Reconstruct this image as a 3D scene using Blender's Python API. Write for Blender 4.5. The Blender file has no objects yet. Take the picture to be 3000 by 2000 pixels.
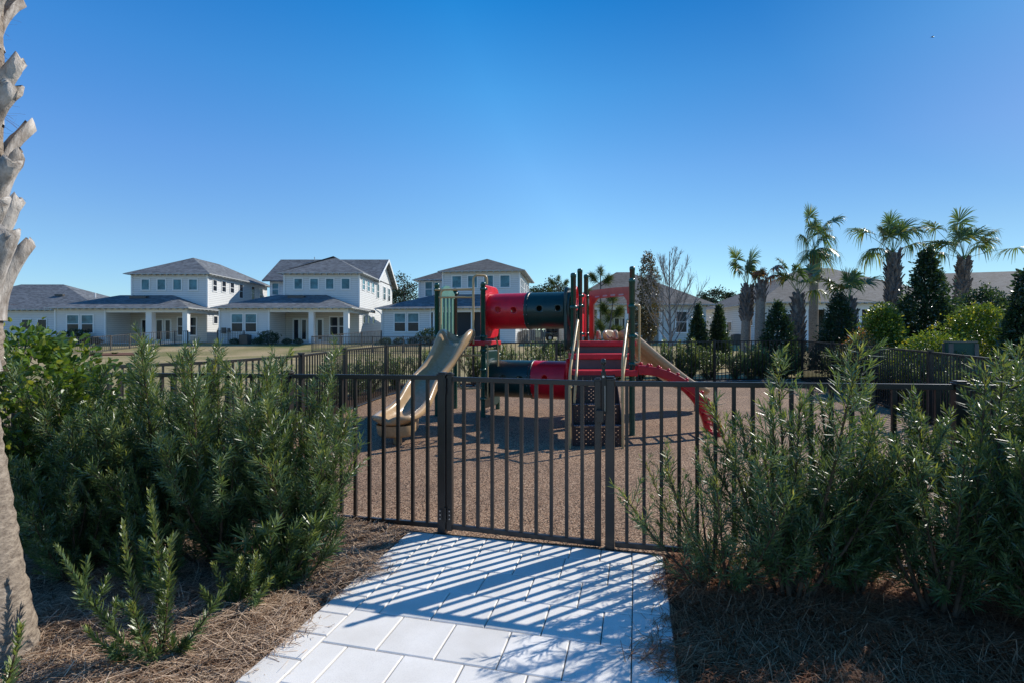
import bpy, bmesh, math, random
import numpy as np
from mathutils import Vector, Matrix
R = math.radians
random.seed(7)
rng = np.random.default_rng(11)
sc = bpy.context.scene
col = sc.collection
F = 1500.0; HZ = 988.0; EYE = 1.54          # photo calibration: focal length (px), horizon row, eye height (m)

def X_(px, Y): return (px - 1500.0) * Y / F
def Z_(py, Y): return EYE - (py - HZ) * Y / F
def at(px, py, Y): return Vector((X_(px, Y), Y, Z_(py, Y)))

PROF = [(-60, 0), (4, 0), (9, .05), (12.4, .10), (15.7, .17), (25, .20), (38, .27), (41, .45), (46, .88), (50, 1.05), (90, 1.1), (900, 1.2)]
def gz(x, y):
    z = float(np.interp(y, [p[0] for p in PROF], [p[1] for p in PROF]))
    return z + .004 * max(-5, min(10, x)) * max(0, min(1, (y - 4) / 12))

# ------------------------------------------------------------------ tagging
def tag(o, label=None, cat=None, group=None, kind=None):
    if label: o['label'] = label
    if cat: o['category'] = cat
    if group: o['group'] = group
    if kind: o['kind'] = kind
    return o
def empty(name, loc, label=None, cat=None, group=None):
    o = bpy.data.objects.new(name, None); col.objects.link(o)
    o.location = loc; o.empty_display_size = .2
    return tag(o, label, cat, group)
def copy_tree(o, parent=None):
    c = o.copy(); col.objects.link(c); c.parent = parent
    for ch in list(o.children): copy_tree(ch, c)
    return c
def root_loc(o):
    v = Vector((0, 0, 0))
    while o is not None:
        v += o.location; o = o.parent
    return v

# ------------------------------------------------------------------ materials
def new_mat(name):
    m = bpy.data.materials.new(name); m.use_nodes = True
    nt = m.node_tree; b = nt.nodes['Principled BSDF']
    return m, nt, b
def lk(nt, a, b): nt.links.new(a, b)
def nd(nt, t, **kw):
    n = nt.nodes.new(t)
    for k, v in kw.items(): setattr(n, k, v)
    return n
def ramp(nt, src, stops):
    r = nd(nt, 'ShaderNodeValToRGB'); e = r.color_ramp.elements
    while len(e) < len(stops): e.new(.5)
    for i, (p, c) in enumerate(stops):
        e[i].position = p; e[i].color = (*c, 1)
    lk(nt, src, r.inputs[0]); return r.outputs[0]
def bump(nt, b, src, s, d):
    n = nd(nt, 'ShaderNodeBump'); n.inputs['Strength'].default_value = s; n.inputs['Distance'].default_value = d
    lk(nt, src, n.inputs['Height']); lk(nt, n.outputs[0], b.inputs['Normal']); return n
def noise(nt, scale, detail=4, vec=None, rough=.6):
    n = nd(nt, 'ShaderNodeTexNoise'); n.inputs['Scale'].default_value = scale; n.inputs['Detail'].default_value = detail
    n.inputs['Roughness'].default_value = rough
    if vec is None:
        g = nd(nt, 'ShaderNodeNewGeometry'); vec = g.outputs['Position']
    lk(nt, vec, n.inputs['Vector']); return n.outputs['Fac']
def obj_vec(nt):
    return nd(nt, 'ShaderNodeTexCoord').outputs['Object']
def plain(name, c, rough=.5, metal=0, var=.12, scale=6, bstr=.0, spec=.5, rvar=.15, coat=0):
    """painted / moulded surface: soft mottling of colour and roughness, light grime bump"""
    m, nt, b = new_mat(name)
    f = noise(nt, scale, 6, obj_vec(nt))
    c = np.array(c)
    lk(nt, ramp(nt, f, [(.3, tuple(c * (1 - var))), (.7, tuple(np.minimum(1, c * (1 + var))))]), b.inputs['Base Color'])
    mr = nd(nt, 'ShaderNodeMapRange'); mr.inputs[3].default_value = max(.03, rough - rvar); mr.inputs[4].default_value = min(1, rough + rvar)
    lk(nt, noise(nt, scale * 2.7, 5, obj_vec(nt)), mr.inputs[0]); lk(nt, mr.outputs[0], b.inputs['Roughness'])
    b.inputs['Metallic'].default_value = metal; b.inputs['Specular IOR Level'].default_value = spec
    b.inputs['Coat Weight'].default_value = coat
    if bstr: bump(nt, b, noise(nt, scale * 12, 3, obj_vec(nt)), bstr, .004)
    return m
def leaf_mat(name, rough=.36, trans=.3, spec=.5, tint=(1, 1, 1)):
    m, nt, b = new_mat(name)
    a = nd(nt, 'ShaderNodeAttribute'); a.attribute_name = 'Col'
    mx = nd(nt, 'ShaderNodeMix', data_type='RGBA', blend_type='MULTIPLY'); mx.inputs[0].default_value = 1
    lk(nt, a.outputs['Color'], mx.inputs[6]); mx.inputs[7].default_value = (*tint, 1)
    lk(nt, mx.outputs[2], b.inputs['Base Color']); b.inputs['Roughness'].default_value = rough
    b.inputs['Specular IOR Level'].default_value = spec
    t = nd(nt, 'ShaderNodeBsdfTranslucent')
    mt = nd(nt, 'ShaderNodeMix', data_type='RGBA', blend_type='MULTIPLY'); mt.inputs[0].default_value = 1
    lk(nt, mx.outputs[2], mt.inputs[6]); mt.inputs[7].default_value = (1.7, 1.5, .55, 1)
    lk(nt, mt.outputs[2], t.inputs[0])
    s = nd(nt, 'ShaderNodeMixShader'); s.inputs[0].default_value = trans
    lk(nt, b.outputs[0], s.inputs[1]); lk(nt, t.outputs[0], s.inputs[2])
    lk(nt, s.outputs[0], nt.nodes['Material Output'].inputs[0])
    return m
def attr_mat(name, rough=.8, spec=.1):
    m, nt, b = new_mat(name)
    a = nd(nt, 'ShaderNodeAttribute'); a.attribute_name = 'Col'
    lk(nt, a.outputs['Color'], b.inputs['Base Color']); b.inputs['Roughness'].default_value = rough
    b.inputs['Specular IOR Level'].default_value = spec
    return m
def bark_mat(name, c0, c1, rings=0, scale=20):
    m, nt, b = new_mat(name)
    v = obj_vec(nt)
    mp = nd(nt, 'ShaderNodeMapping'); mp.inputs['Scale'].default_value = (1, 1, .35) if not rings else (2.0, 2.0, 5.0)
    lk(nt, v, mp.inputs[0])
    f = noise(nt, scale, 8, mp.outputs[0], .7)
    lk(nt, ramp(nt, f, [(.32, c0), (.62, c1)]), b.inputs['Base Color']); b.inputs['Roughness'].default_value = .9
    b.inputs['Specular IOR Level'].default_value = .2
    bump(nt, b, f, .8, .02); return m
def siding_mat(name, c, lap=.19):
    m, nt, b = new_mat(name)
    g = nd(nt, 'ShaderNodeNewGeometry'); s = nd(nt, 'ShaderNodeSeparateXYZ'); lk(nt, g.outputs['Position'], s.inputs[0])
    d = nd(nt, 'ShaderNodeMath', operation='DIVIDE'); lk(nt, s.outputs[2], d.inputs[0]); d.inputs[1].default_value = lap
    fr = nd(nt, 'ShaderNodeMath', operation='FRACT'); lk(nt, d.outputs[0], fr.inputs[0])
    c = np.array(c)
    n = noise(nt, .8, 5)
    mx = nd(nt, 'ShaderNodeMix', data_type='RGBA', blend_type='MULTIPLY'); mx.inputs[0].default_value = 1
    lk(nt, ramp(nt, fr.outputs[0], [(0, tuple(c * .97)), (.80, tuple(c)), (.88, tuple(c * .62)), (1, tuple(c * .66))]), mx.inputs[6])  # shade under each lap painted into the colour
    lk(nt, ramp(nt, n, [(.3, (.93, .93, .93)), (.7, (1, 1, 1))]), mx.inputs[7])
    lk(nt, mx.outputs[2], b.inputs['Base Color']); b.inputs['Roughness'].default_value = .6
    inv = nd(nt, 'ShaderNodeMath', operation='SUBTRACT'); inv.inputs[0].default_value = 1; lk(nt, fr.outputs[0], inv.inputs[1])
    bump(nt, b, inv.outputs[0], .6, .02)
    return m
def shingle_mat(name, c):
    m, nt, b = new_mat(name)
    c = np.array(c)
    g = nd(nt, 'ShaderNodeNewGeometry')
    mp = nd(nt, 'ShaderNodeMapping'); mp.inputs['Scale'].default_value = (3.2, 3.2, 13); lk(nt, g.outputs['Position'], mp.inputs[0])
    v = nd(nt, 'ShaderNodeTexVoronoi'); v.inputs['Scale'].default_value = 1.0; lk(nt, mp.outputs[0], v.inputs['Vector'])
    s = nd(nt, 'ShaderNodeSeparateColor'); lk(nt, v.outputs['Color'], s.inputs[0])
    f = noise(nt, .35, 5)
    mx = nd(nt, 'ShaderNodeMix', data_type='RGBA', blend_type='MULTIPLY'); mx.inputs[0].default_value = 1
    lk(nt, ramp(nt, s.outputs[0], [(0, tuple(c * .6)), (.5, tuple(c)), (1, tuple(c * 1.4))]), mx.inputs[6])
    lk(nt, ramp(nt, f, [(.3, (.82, .82, .82)), (.7, (1.1, 1.1, 1.1))]), mx.inputs[7])
    lk(nt, mx.outputs[2], b.inputs['Base Color']); b.inputs['Roughness'].default_value = .85
    bump(nt, b, s.outputs[0], .35, .03)
    return m

M = {}
M['fence'] = plain('dark bronze powder coat', (.020, .018, .017), .36, var=.25, scale=5, spec=.55)
M['fence_grey'] = plain('grey bronze fence', (.075, .068, .062), .5, var=.15)
M['steel'] = plain('steel', (.5, .5, .5), .35, metal=.9)
M['green_metal'] = plain('green pole paint', (.008, .085, .062), .26, var=.06, spec=.6, rvar=.05)
M['green_plastic'] = plain('green plastic', (.008, .060, .050), .38, var=.16, bstr=.15)
M['green_dark'] = plain('dark green plastic', (.007, .040, .036), .36, var=.2, bstr=.15)
M['green_pale'] = plain('pale green plastic', (.10, .24, .19), .45, var=.15)  # paler green for the barrier bars and head
M['red_plastic'] = plain('red plastic', (.64, .006, .020), .36, var=.15, bstr=.12)
M['red_deck'] = plain('red coated deck', (.56, .010, .022), .45, var=.2, bstr=.5, scale=9)
M['red_rail'] = plain('red climber paint', (.46, .010, .020), .35, var=.2)
M['orange_panel'] = plain('faded coral panel', (.46, .12, .075), .45, var=.15)
M['tan_plastic'] = plain('tan slide plastic', (.46, .30, .155), .27, var=.07, scale=3, bstr=.06, coat=.2)
M['tan_metal'] = plain('tan tube paint', (.58, .38, .17), .30, var=.05, rvar=.05)
M['brown_steps'] = plain('brown coated steel', (.040, .026, .026), .42, var=.25, scale=10)
M['mauve'] = plain('brown coated kick plate', (.13, .075, .070), .5, var=.15)
M['white_trim'] = plain('white trim paint', (.78, .78, .76), .5, var=.04, scale=1)
M['siding_white'] = siding_mat('white lap siding', (.72, .72, .70)); M['eave_trim'] = plain('eave trim', (.46, .47, .46), .6, var=.05, scale=1)  # eave trim: white trim greyed, the eave's shade put into its colour
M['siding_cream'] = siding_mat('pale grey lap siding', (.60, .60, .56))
M['shingle'] = shingle_mat('grey shingles', (.135, .142, .148))
M['shingle_warm'] = shingle_mat('weathered shingles', (.092, .090, .086))
M['door'] = plain('white door', (.74, .74, .70), .4, var=.03)
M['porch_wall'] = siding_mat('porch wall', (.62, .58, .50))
M['rubber_tyre'] = plain('tyre', (.02, .02, .02), .8)
M['car_paint'] = plain('dark car paint', (.02, .022, .025), .2, coat=1)
M['concrete'] = plain('concrete slab', (.45, .44, .42), .85, bstr=.4)
M['wood_fence'] = plain('weathered wood fence', (.17, .14, .115), .85, var=.3, scale=3)
def glass(name, c, rough=.05, spec=.3):
    m, nt, b = new_mat(name)
    f = noise(nt, 1.2, 3)
    c = np.array(c)
    lk(nt, ramp(nt, f, [(.35, tuple(c * .6)), (.65, tuple(c * 1.4))]), b.inputs['Base Color'])
    b.inputs['Roughness'].default_value = rough; b.inputs['IOR'].default_value = 1.4; b.inputs['Specular IOR Level'].default_value = spec
    return m
M['glass_dark'] = glass('dark window glass', (.020, .026, .036))
M['glass_blue'] = glass('window glass with painted sky', (.085, .20, .24))  # sky reflection put into the base colour
M['screen'] = plain('dark porch screen', (.035, .035, .035), .8)
M['leaf_pod'] = leaf_mat('narrow glossy leaves', .40, .30, 1.0, (1.70, 1.52, 1.45))
M['leaf_broad'] = leaf_mat('broad glossy leaves', .34, .32, .8, (1.3, 1.25, 1.2))
M['leaf_palm'] = leaf_mat('palm leaves', .38, .32, .7, (1.5, 1.45, 1.3))
M['leaf_far'] = leaf_mat('distant leaves', .6, .2, .3)
M['straw'] = attr_mat('pine needles', .65)
M['hair'] = attr_mat('palm fibre', .9)
M['stem'] = bark_mat('shrub stems', (.045, .03, .02), (.16, .11, .07))
M['stem_green'] = plain('young green stem', (.10, .13, .04), .6)
M['bark'] = bark_mat('tree bark', (.05, .04, .035), (.19, .16, .14))
M['bark_pale'] = bark_mat('pale bark', (.12, .10, .09), (.34, .30, .27))
M['palm_bark'] = bark_mat('palm bark', (.13, .10, .078), (.40, .33, .26), rings=1, scale=10)
M['palm_boot'] = bark_mat('palm boots', (.15, .115, .09), (.60, .55, .50), scale=16)
M['palm_boot_far'] = bark_mat('palm boots far', (.05, .04, .036), (.24, .20, .175), scale=9)

# rubber play surface
def rubber():
    m, nt, b = new_mat('brown rubber granules')
    g = nd(nt, 'ShaderNodeNewGeometry')
    v = nd(nt, 'ShaderNodeTexVoronoi'); v.inputs['Scale'].default_value = 120; lk(nt, g.outputs['Position'], v.inputs['Vector'])
    s = nd(nt, 'ShaderNodeSeparateColor'); lk(nt, v.outputs['Color'], s.inputs[0])
    c = ramp(nt, s.outputs[0], [(0, (.018, .015, .013)), (.30, (.06, .040, .028)), (.38, (.25, .145, .085)), (.70, (.37, .225, .135)), (1, (.60, .43, .29))])
    mx = nd(nt, 'ShaderNodeMix', data_type='RGBA', blend_type='MULTIPLY'); mx.inputs[0].default_value = 1
    lk(nt, c, mx.inputs[6]); lk(nt, ramp(nt, noise(nt, .9, 6), [(.3, (.72, .72, .74)), (.7, (1.12, 1.1, 1.06))]), mx.inputs[7])
    lk(nt, mx.outputs[2], b.inputs['Base Color']); b.inputs['Roughness'].default_value = .75
    b.inputs['Specular IOR Level'].default_value = .15
    bump(nt, b, v.outputs['Distance'], .7, .004); return m
M['rubber'] = rubber()
def paver():
    m, nt, b = new_mat('pale concrete pavers')
    a = nd(nt, 'ShaderNodeAttribute'); a.attribute_name = 'Col'
    f1 = noise(nt, 260, 3); f2 = noise(nt, 3.2, 7)
    mx = nd(nt, 'ShaderNodeMix', data_type='RGBA', blend_type='MULTIPLY'); mx.inputs[0].default_value = 1
    lk(nt, ramp(nt, f1, [(.28, (.76, .76, .76)), (.5, (1, 1, 1)), (.75, (1.05, 1.05, 1.05))]), mx.inputs[6]); lk(nt, a.outputs['Color'], mx.inputs[7])
    m2 = nd(nt, 'ShaderNodeMix', data_type='RGBA', blend_type='MULTIPLY'); m2.inputs[0].default_value = 1
    lk(nt, mx.outputs[2], m2.inputs[6]); lk(nt, ramp(nt, f2, [(.3, (.86, .85, .83)), (.62, (1, 1, 1))]), m2.inputs[7])
    lk(nt, m2.outputs[2], b.inputs['Base Color']); b.inputs['Roughness'].default_value = .85
    bump(nt, b, f1, .25, .002); return m
M['paver'] = paver()
def soil(name, c0, c1, s=30):
    m, nt, b = new_mat(name)
    f = noise(nt, s, 8, rough=.75)
    lk(nt, ramp(nt, f, [(.35, c0), (.65, c1)]), b.inputs['Base Color']); b.inputs['Roughness'].default_value = .95
    b.inputs['Specular IOR Level'].default_value = .1
    bump(nt, b, f, .8, .02); return m
M['sand'] = soil('joint sand', (.10, .09, .08), (.22, .20, .18), 90)
M['mulch'] = soil('straw covered soil', (.030, .018, .012), (.13, .078, .048), 45)
def lawn():
    m, nt, b = new_mat('dormant lawn')
    g = nd(nt, 'ShaderNodeNewGeometry')
    f0 = noise(nt, .22, 6); f1 = noise(nt, 9, 8, rough=.8)
    mx = nd(nt, 'ShaderNodeMix', data_type='RGBA', blend_type='MULTIPLY'); mx.inputs[0].default_value = 1
    lk(nt, ramp(nt, f0, [(.34, (.17, .18, .065)), (.46, (.30, .25, .125)), (.62, (.43, .33, .19))]), mx.inputs[6])
    lk(nt, ramp(nt, f1, [(.3, (.6, .6, .6)), (.7, (1.25, 1.25, 1.2))]), mx.inputs[7])
    lk(nt, mx.outputs[2], b.inputs['Base Color']); b.inputs['Roughness'].default_value = .95; b.inputs['Specular IOR Level'].default_value = .1
    bump(nt, b, f1, .6, .04); return m
M['lawn'] = lawn()

# ------------------------------------------------------------------ mesh builder
class MB:
    def __init__(s): s.v = []; s.f = []; s.sm = []; s.c = []
    def add(s, vs, fs, smooth=False):
        o = len(s.v); s.v += [tuple(p) for p in vs]
        for f in fs: s.f.append([i + o for i in f]); s.sm.append(smooth)
        return s
    def box(s, x0, x1, y0, y1, z0, z1):
        vs = [(x, y, z) for z in (z0, z1) for y in (y0, y1) for x in (x0, x1)]
        return s.add(vs, [(0, 2, 3, 1), (4, 5, 7, 6), (0, 1, 5, 4), (2, 6, 7, 3), (0, 4, 6, 2), (1, 3, 7, 5)])
    def beam(s, a, b, w, h, up=(0, 0, 1)):
        a = Vector(a); b = Vector(b); d = (b - a).normalized(); up = Vector(up)
        sd = d.cross(up)
        if sd.length < 1e-4: sd = d.cross(Vector((0, 1, 0)))
        sd.normalize(); u = sd.cross(d).normalized()
        vs = [p + sd * (w / 2 * i) + u * (h / 2 * j) for p in (a, b) for j in (-1, 1) for i in (-1, 1)]
        return s.add(vs, [(0, 1, 3, 2), (4, 6, 7, 5), (0, 4, 5, 1), (2, 3, 7, 6), (0, 2, 6, 4), (1, 5, 7, 3)])
    def post(s, x, y, z0, z1, w, ang=0):
        c, n = math.cos(ang) * w / 2, math.sin(ang) * w / 2
        q = [(x - c + n, y - n - c), (x + c + n, y + n - c), (x + c - n, y + n + c), (x - c - n, y - n + c)]
        vs = [(p[0], p[1], z) for z in (z0, z1) for p in q]
        return s.add(vs, [(3, 2, 1, 0), (4, 5, 6, 7), (0, 1, 5, 4), (1, 2, 6, 5), (2, 3, 7, 6), (3, 0, 4, 7)])
    def tube(s, pts, r, n=10, caps=True, closed=False):
        pts = [Vector(p) for p in pts]; k = len(pts)
        rs = r if hasattr(r, '__len__') else [r] * k
        t0 = (pts[1] - pts[0]).normalized()
        ref = Vector((0, 0, 1)) if abs(t0.z) < .9 else Vector((1, 0, 0))
        u = t0.cross(ref).normalized(); rings = []
        for i, p in enumerate(pts):
            t = (pts[min(i + 1, k - 1)] - pts[max(i - 1, 0)]) if not closed else (pts[(i + 1) % k] - pts[i - 1])
            t.normalize(); u = (u - t * u.dot(t)).normalized(); w = t.cross(u)
            rings.append([p + (u * math.cos(2 * math.pi * j / n) + w * math.sin(2 * math.pi * j / n)) * rs[i] for j in range(n)])
        vs = [q for rg in rings for q in rg]; fs = []
        for i in range(k - 1 + (1 if closed else 0)):
            a = i * n; b = ((i + 1) % k) * n
            for j in range(n): fs.append((a + j, a + (j + 1) % n, b + (j + 1) % n, b + j))
        s.add(vs, fs, True)
        if caps and not closed:
            s.add(rings[0], [tuple(range(n))[::-1]]); s.add(rings[-1], [tuple(range(n))])
        return s
    def lathe(s, prof, cx, cy, n=20, axis=None):
        vs = []; fs = []
        for (r, z) in prof:
            for j in range(n):
                a = 2 * math.pi * j / n; vs.append((cx + r * math.cos(a), cy + r * math.sin(a), z))
        for i in range(len(prof) - 1):
            for j in range(n):
                a = i * n + j; b = i * n + (j + 1) % n; fs.append((a, b, b + n, a + n))
        return s.add(vs, fs, True)
    def prism(s, poly, z0, z1):
        n = len(poly)
        vs = [(p[0], p[1], z0) for p in poly] + [(p[0], p[1], z1) for p in poly]
        fs = [tuple(range(n))[::-1], tuple(range(n, 2 * n))] + [(i, (i + 1) % n, n + (i + 1) % n, n + i) for i in range(n)]
        return s.add(vs, fs)
    def build(s, name, mat, parent=None, bevel=0, seg=2, fixn=False, mod=None):
        off = root_loc(parent) if parent else Vector((0, 0, 0))
        me = bpy.data.meshes.new(name)
        me.from_pydata([(a - off.x, b - off.y, c - off.z) for a, b, c in s.v], [], s.f)
        me.polygons.foreach_set('use_smooth', s.sm); me.materials.append(mat)
        if fixn:
            bm = bmesh.new(); bm.from_mesh(me); bmesh.ops.recalc_face_normals(bm, faces=bm.faces); bm.to_mesh(me); bm.free()
        o = bpy.data.objects.new(name, me); col.objects.link(o); o.parent = parent
        if bevel:
            b = o.modifiers.new('bevel', 'BEVEL'); b.width = bevel; b.segments = seg; b.limit_method = 'ANGLE'; b.angle_limit = R(50)
        return o

def np_mesh(name, V, faces, mat, parent=None, colr=None, smooth=False):
    """V (n,3); faces list of (m,k) int arrays"""
    me = bpy.data.meshes.new(name)
    me.vertices.add(len(V)); me.vertices.foreach_set('co', np.asarray(V, 'f').ravel())
    tot = np.concatenate([np.full(len(f), f.shape[1]) for f in faces]); idx = np.concatenate([f.ravel() for f in faces])
    me.loops.add(len(idx)); me.loops.foreach_set('vertex_index', idx.astype('i'))
    me.polygons.add(len(tot)); st = np.concatenate([[0], np.cumsum(tot)[:-1]])
    me.polygons.foreach_set('loop_start', st.astype('i')); me.polygons.foreach_set('loop_total', tot.astype('i'))
    me.polygons.foreach_set('use_smooth', [smooth] * len(tot))
    if colr is not None:
        a = me.color_attributes.new('Col', 'FLOAT_COLOR', 'POINT')
        a.data.foreach_set('color', np.hstack([colr, np.ones((len(colr), 1))]).astype('f').ravel())
    me.update(calc_edges=True); me.materials.append(mat)
    o = bpy.data.objects.new(name, me); col.objects.link(o); o.parent = parent
    return o

def unit(a): return a / np.maximum(1e-9, np.linalg.norm(a, axis=-1, keepdims=True))
class Leaves:
    def __init__(s): s.P = []; s.D = []; s.L = []; s.W = []; s.C = []; s.N = []
    def add(s, P, D, L, W, C, N=None):
        n = len(P)
        s.P.append(P); s.D.append(unit(D)); s.L.append(np.broadcast_to(L, n)); s.W.append(np.broadcast_to(W, n)); s.C.append(np.broadcast_to(C, (n, 3)))
        s.N.append(rng.normal(size=(n, 3)) if N is None else np.broadcast_to(N, (n, 3)))
    def build(s, name, mat, parent=None, shape='narrow', off=(0, 0, 0), droop=.15):
        P = np.concatenate(s.P) - np.array(off); D = np.concatenate(s.D); L = np.concatenate(s.L)[:, None]; W = np.concatenate(s.W)[:, None]
        C = np.concatenate(s.C); N = np.concatenate(s.N)
        N_ = unit(N); s.curl = rng.normal(.16, .14, (len(P), 1))
        S = unit(np.cross(D, N)); U = unit(np.cross(S, D)); n = len(P); i = np.arange(n)[:, None]
        g = np.array([0, 0, -1.0]) * droop * L
        tip = P + D * L + g
        if shape == 'narrow':
            mid = P + D * L * .45 + g * .15
            V = np.stack([P, mid + S * W * .5, tip, mid - S * W * .5], 1).reshape(-1, 3)
            fs = [np.hstack([i * 4, i * 4 + 1, i * 4 + 2, i * 4 + 3])]; k = 4
        elif shape == 'blade':
            q = s.curl * L * N_
            a = P + D * L * .30 + q * .05; b = P + D * L * .70 + g * .4 + q * .45; tip = tip + q
            V = np.stack([P, a + S * W * .5, b + S * W * .38, tip, b - S * W * .38, a - S * W * .5], 1).reshape(-1, 3)
            fs = [np.hstack([i * 6, i * 6 + 1, i * 6 + 5]), np.hstack([i * 6 + 5, i * 6 + 1, i * 6 + 2, i * 6 + 4]), np.hstack([i * 6 + 4, i * 6 + 2, i * 6 + 3])]; k = 6
        else:
            f = U * W * .18
            a = P + D * L * .30 + g * .1; b = P + D * L * .68 + g * .45
            V = np.stack([P, a + S * W * .44 + f, b + S * W * .42 + f, tip, b - S * W * .42 + f, a - S * W * .44 + f], 1).reshape(-1, 3)
            fs = [np.hstack([i * 6, i * 6 + 1, i * 6 + 2, i * 6 + 3]), np.hstack([i * 6, i * 6 + 3, i * 6 + 4, i * 6 + 5])]; k = 6
        return np_mesh(name, V, fs, mat, parent, np.repeat(C, k, 0))
# ================================================================== camera, light, sky
cam_d = bpy.data.cameras.new('camera'); cam = bpy.data.objects.new('camera', cam_d); col.objects.link(cam)
cam.location = (0, 0, EYE); cam.rotation_euler = (R(90), 0, 0)
cam_d.sensor_width = 36; cam_d.lens = 36 * F / 3000; cam_d.shift_y = -12 / 3000; cam_d.clip_end = 3000; cam_d.clip_start = .05
sc.camera = cam
SUN_AZ, SUN_EL = R(57.5), R(37)
sun_dir = Vector((math.sin(SUN_AZ) * math.cos(SUN_EL), math.cos(SUN_AZ) * math.cos(SUN_EL), math.sin(SUN_EL)))
ld = bpy.data.lights.new('sun', 'SUN'); ld.energy = 5.0; ld.angle = R(.53); ld.color = (1, .95, .87)
sun = bpy.data.objects.new('sun', ld); col.objects.link(sun); sun.rotation_euler = (-sun_dir).to_track_quat('-Z', 'Y').to_euler()
w = bpy.data.worlds.new('World'); sc.world = w; w.use_nodes = True; nt = w.node_tree
sky = nt.nodes.new('ShaderNodeTexSky'); sky.sky_type = 'NISHITA'; sky.sun_disc = False
sky.sun_elevation = SUN_EL; sky.sun_rotation = SUN_AZ; sky.air_density = 1.0; sky.dust_density = .35; sky.ozone_density = 2.6; sky.altitude = 0
# clear, dry winter air: the sky deepens with height and its glow around the sun is held back
tc = nt.nodes.new('ShaderNodeTexCoord'); sx = nt.nodes.new('ShaderNodeSeparateXYZ'); nt.links.new(tc.outputs['Generated'], sx.inputs[0])
deep = ramp(nt, sx.outputs[2], [(0, (.70, .92, .80)), (.17, (.68, .92, .80)), (.30, (.56, .93, .92)), (.43, (.32, .92, 1)), (.56, (.08, .77, 1)), (1, (.08, .75, 1))])
dt = nt.nodes.new('ShaderNodeVectorMath'); dt.operation = 'DOT_PRODUCT'; nt.links.new(tc.outputs['Generated'], dt.inputs[0]); dt.inputs[1].default_value = sun_dir
glow = ramp(nt, dt.outputs['Value'], [(0, (1, 1, .99)), (.15, (1, 1, .98)), (.62, (1, 1, .857)), (.886, (.47, .52, .53)), (.97, (.55, .45, .455)), (1, (.55, .45, .455))])
def mul(a, b):
    m = nt.nodes.new('ShaderNodeMix'); m.data_type = 'RGBA'; m.blend_type = 'MULTIPLY'; m.inputs[0].default_value = 1
    nt.links.new(a, m.inputs[6]); nt.links.new(b, m.inputs[7]); return m.outputs[2]
bo = nt.nodes.new('ShaderNodeVectorMath'); bo.operation = 'MULTIPLY'; bo.inputs[1].default_value = (1, 1, 1.4)
nt.links.new(mul(mul(sky.outputs[0], deep), glow), bo.inputs[0]); nt.links.new(bo.outputs[0], nt.nodes['Background'].inputs[0]); nt.nodes['Background'].inputs[1].default_value = .15
sc.view_settings.view_transform = 'Standard'; sc.view_settings.look = 'None'; sc.view_settings.exposure = 0
sc.render.engine = 'CYCLES'; sc.cycles.max_bounces = 6; sc.cycles.transparent_max_bounces = 6

# ================================================================== gate frame (u along the path, v along the gate)
L0 = Vector((-.537, 3.97)); UD = Vector((.2364, .9717)); VD = Vector((.9717, -.2364))
def uv(u, v): p = L0 + UD * u + VD * v; return (p.x, p.y)
GA = math.atan2(VD.y, VD.x)
FC = [(-4.3, 4.88), (-3.5, 5.95), (-3.17, 7.7), (-3.27, 10.0), (-3.05, 12.4), (-2.56, 14.3), (8.9, 15.7), (8.32, 13.3), (7.77, 10.93), (7.03, 8.6), (6.05, 6.34), (5.2, 4.05), (4.85, 2.65)]

# ================================================================== ground sheets
def sheet(name, poly, dz, mat, xs=(), ys=()):
    bm = bmesh.new(); bm.faces.new([bm.verts.new((p[0], p[1], 0)) for p in poly])
    for y in ys: bmesh.ops.bisect_plane(bm, geom=bm.verts[:] + bm.edges[:] + bm.faces[:], plane_co=(0, y, 0), plane_no=(0, 1, 0))
    for x in xs: bmesh.ops.bisect_plane(bm, geom=bm.verts[:] + bm.edges[:] + bm.faces[:], plane_co=(x, 0, 0), plane_no=(1, 0, 0))
    for v in bm.verts: v.co.z = gz(v.co.x, v.co.y) + dz
    bmesh.ops.recalc_face_normals(bm, faces=bm.faces)
    for f in bm.faces:
        if f.normal.z < 0: f.normal_flip()
    me = bpy.data.meshes.new(name); bm.to_mesh(me); bm.free(); me.materials.append(mat)
    o = bpy.data.objects.new(name, me); col.objects.link(o); o['kind'] = 'structure'; return o
YS = [4, 6, 9, 10.7, 12.4, 14, 15.7, 20, 25, 31, 38, 42, 46, 50, 90, 300]; XS = [-60, -30, -12, -5, -2.5, 0, 2.5, 5, 7.5, 10, 30, 60]
sheet('lawn', [(-900, -60), (900, -60), (900, 899), (-900, 899)], 0, M['lawn'], XS, YS)
out = [(-5.2, 4.9), (-4.4, 6.2), (-4.2, 7.9), (-4.35, 10.1), (-4.1, 12.7), (-3.4, 15.4), (10.3, 17.0), (10.3, 13), (9.6, 10.5), (9.0, 8.2), (7.8, 6.0), (7.0, 3.4), (6.4, 1.6)]
sheet('planting_bed', [(-5.2, -3.0), (-5.2, 4.9)] + out[1:] + [(6.4, -3.0)], .012, M['mulch'], [-2.5, 0, 2.5, 5, 7.5], [4, 6, 9, 10.7, 12.4, 14, 15.7])
rub = [uv(-.05, -3.88)] + FC[1:-1] + [uv(-.05, 5.53)]
sheet('rubber_play_surface', rub, .030, M['rubber'], [-2.5, 0, 2.5, 5, 7.5], [4, 6, 9, 10.7, 12.4, 14])
sheet('edging_strip', [(-3.28, 7.7), (-3.38, 10.0), (-3.16, 12.43), (-2.66, 14.42), (8.98, 15.84), (8.9, 15.7), (-2.56, 14.3), (-3.05, 12.4), (-3.27, 10.0), (-3.17, 7.7)], .05, M['concrete'], [0, 5], [9, 10.7, 12.4, 14])

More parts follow.
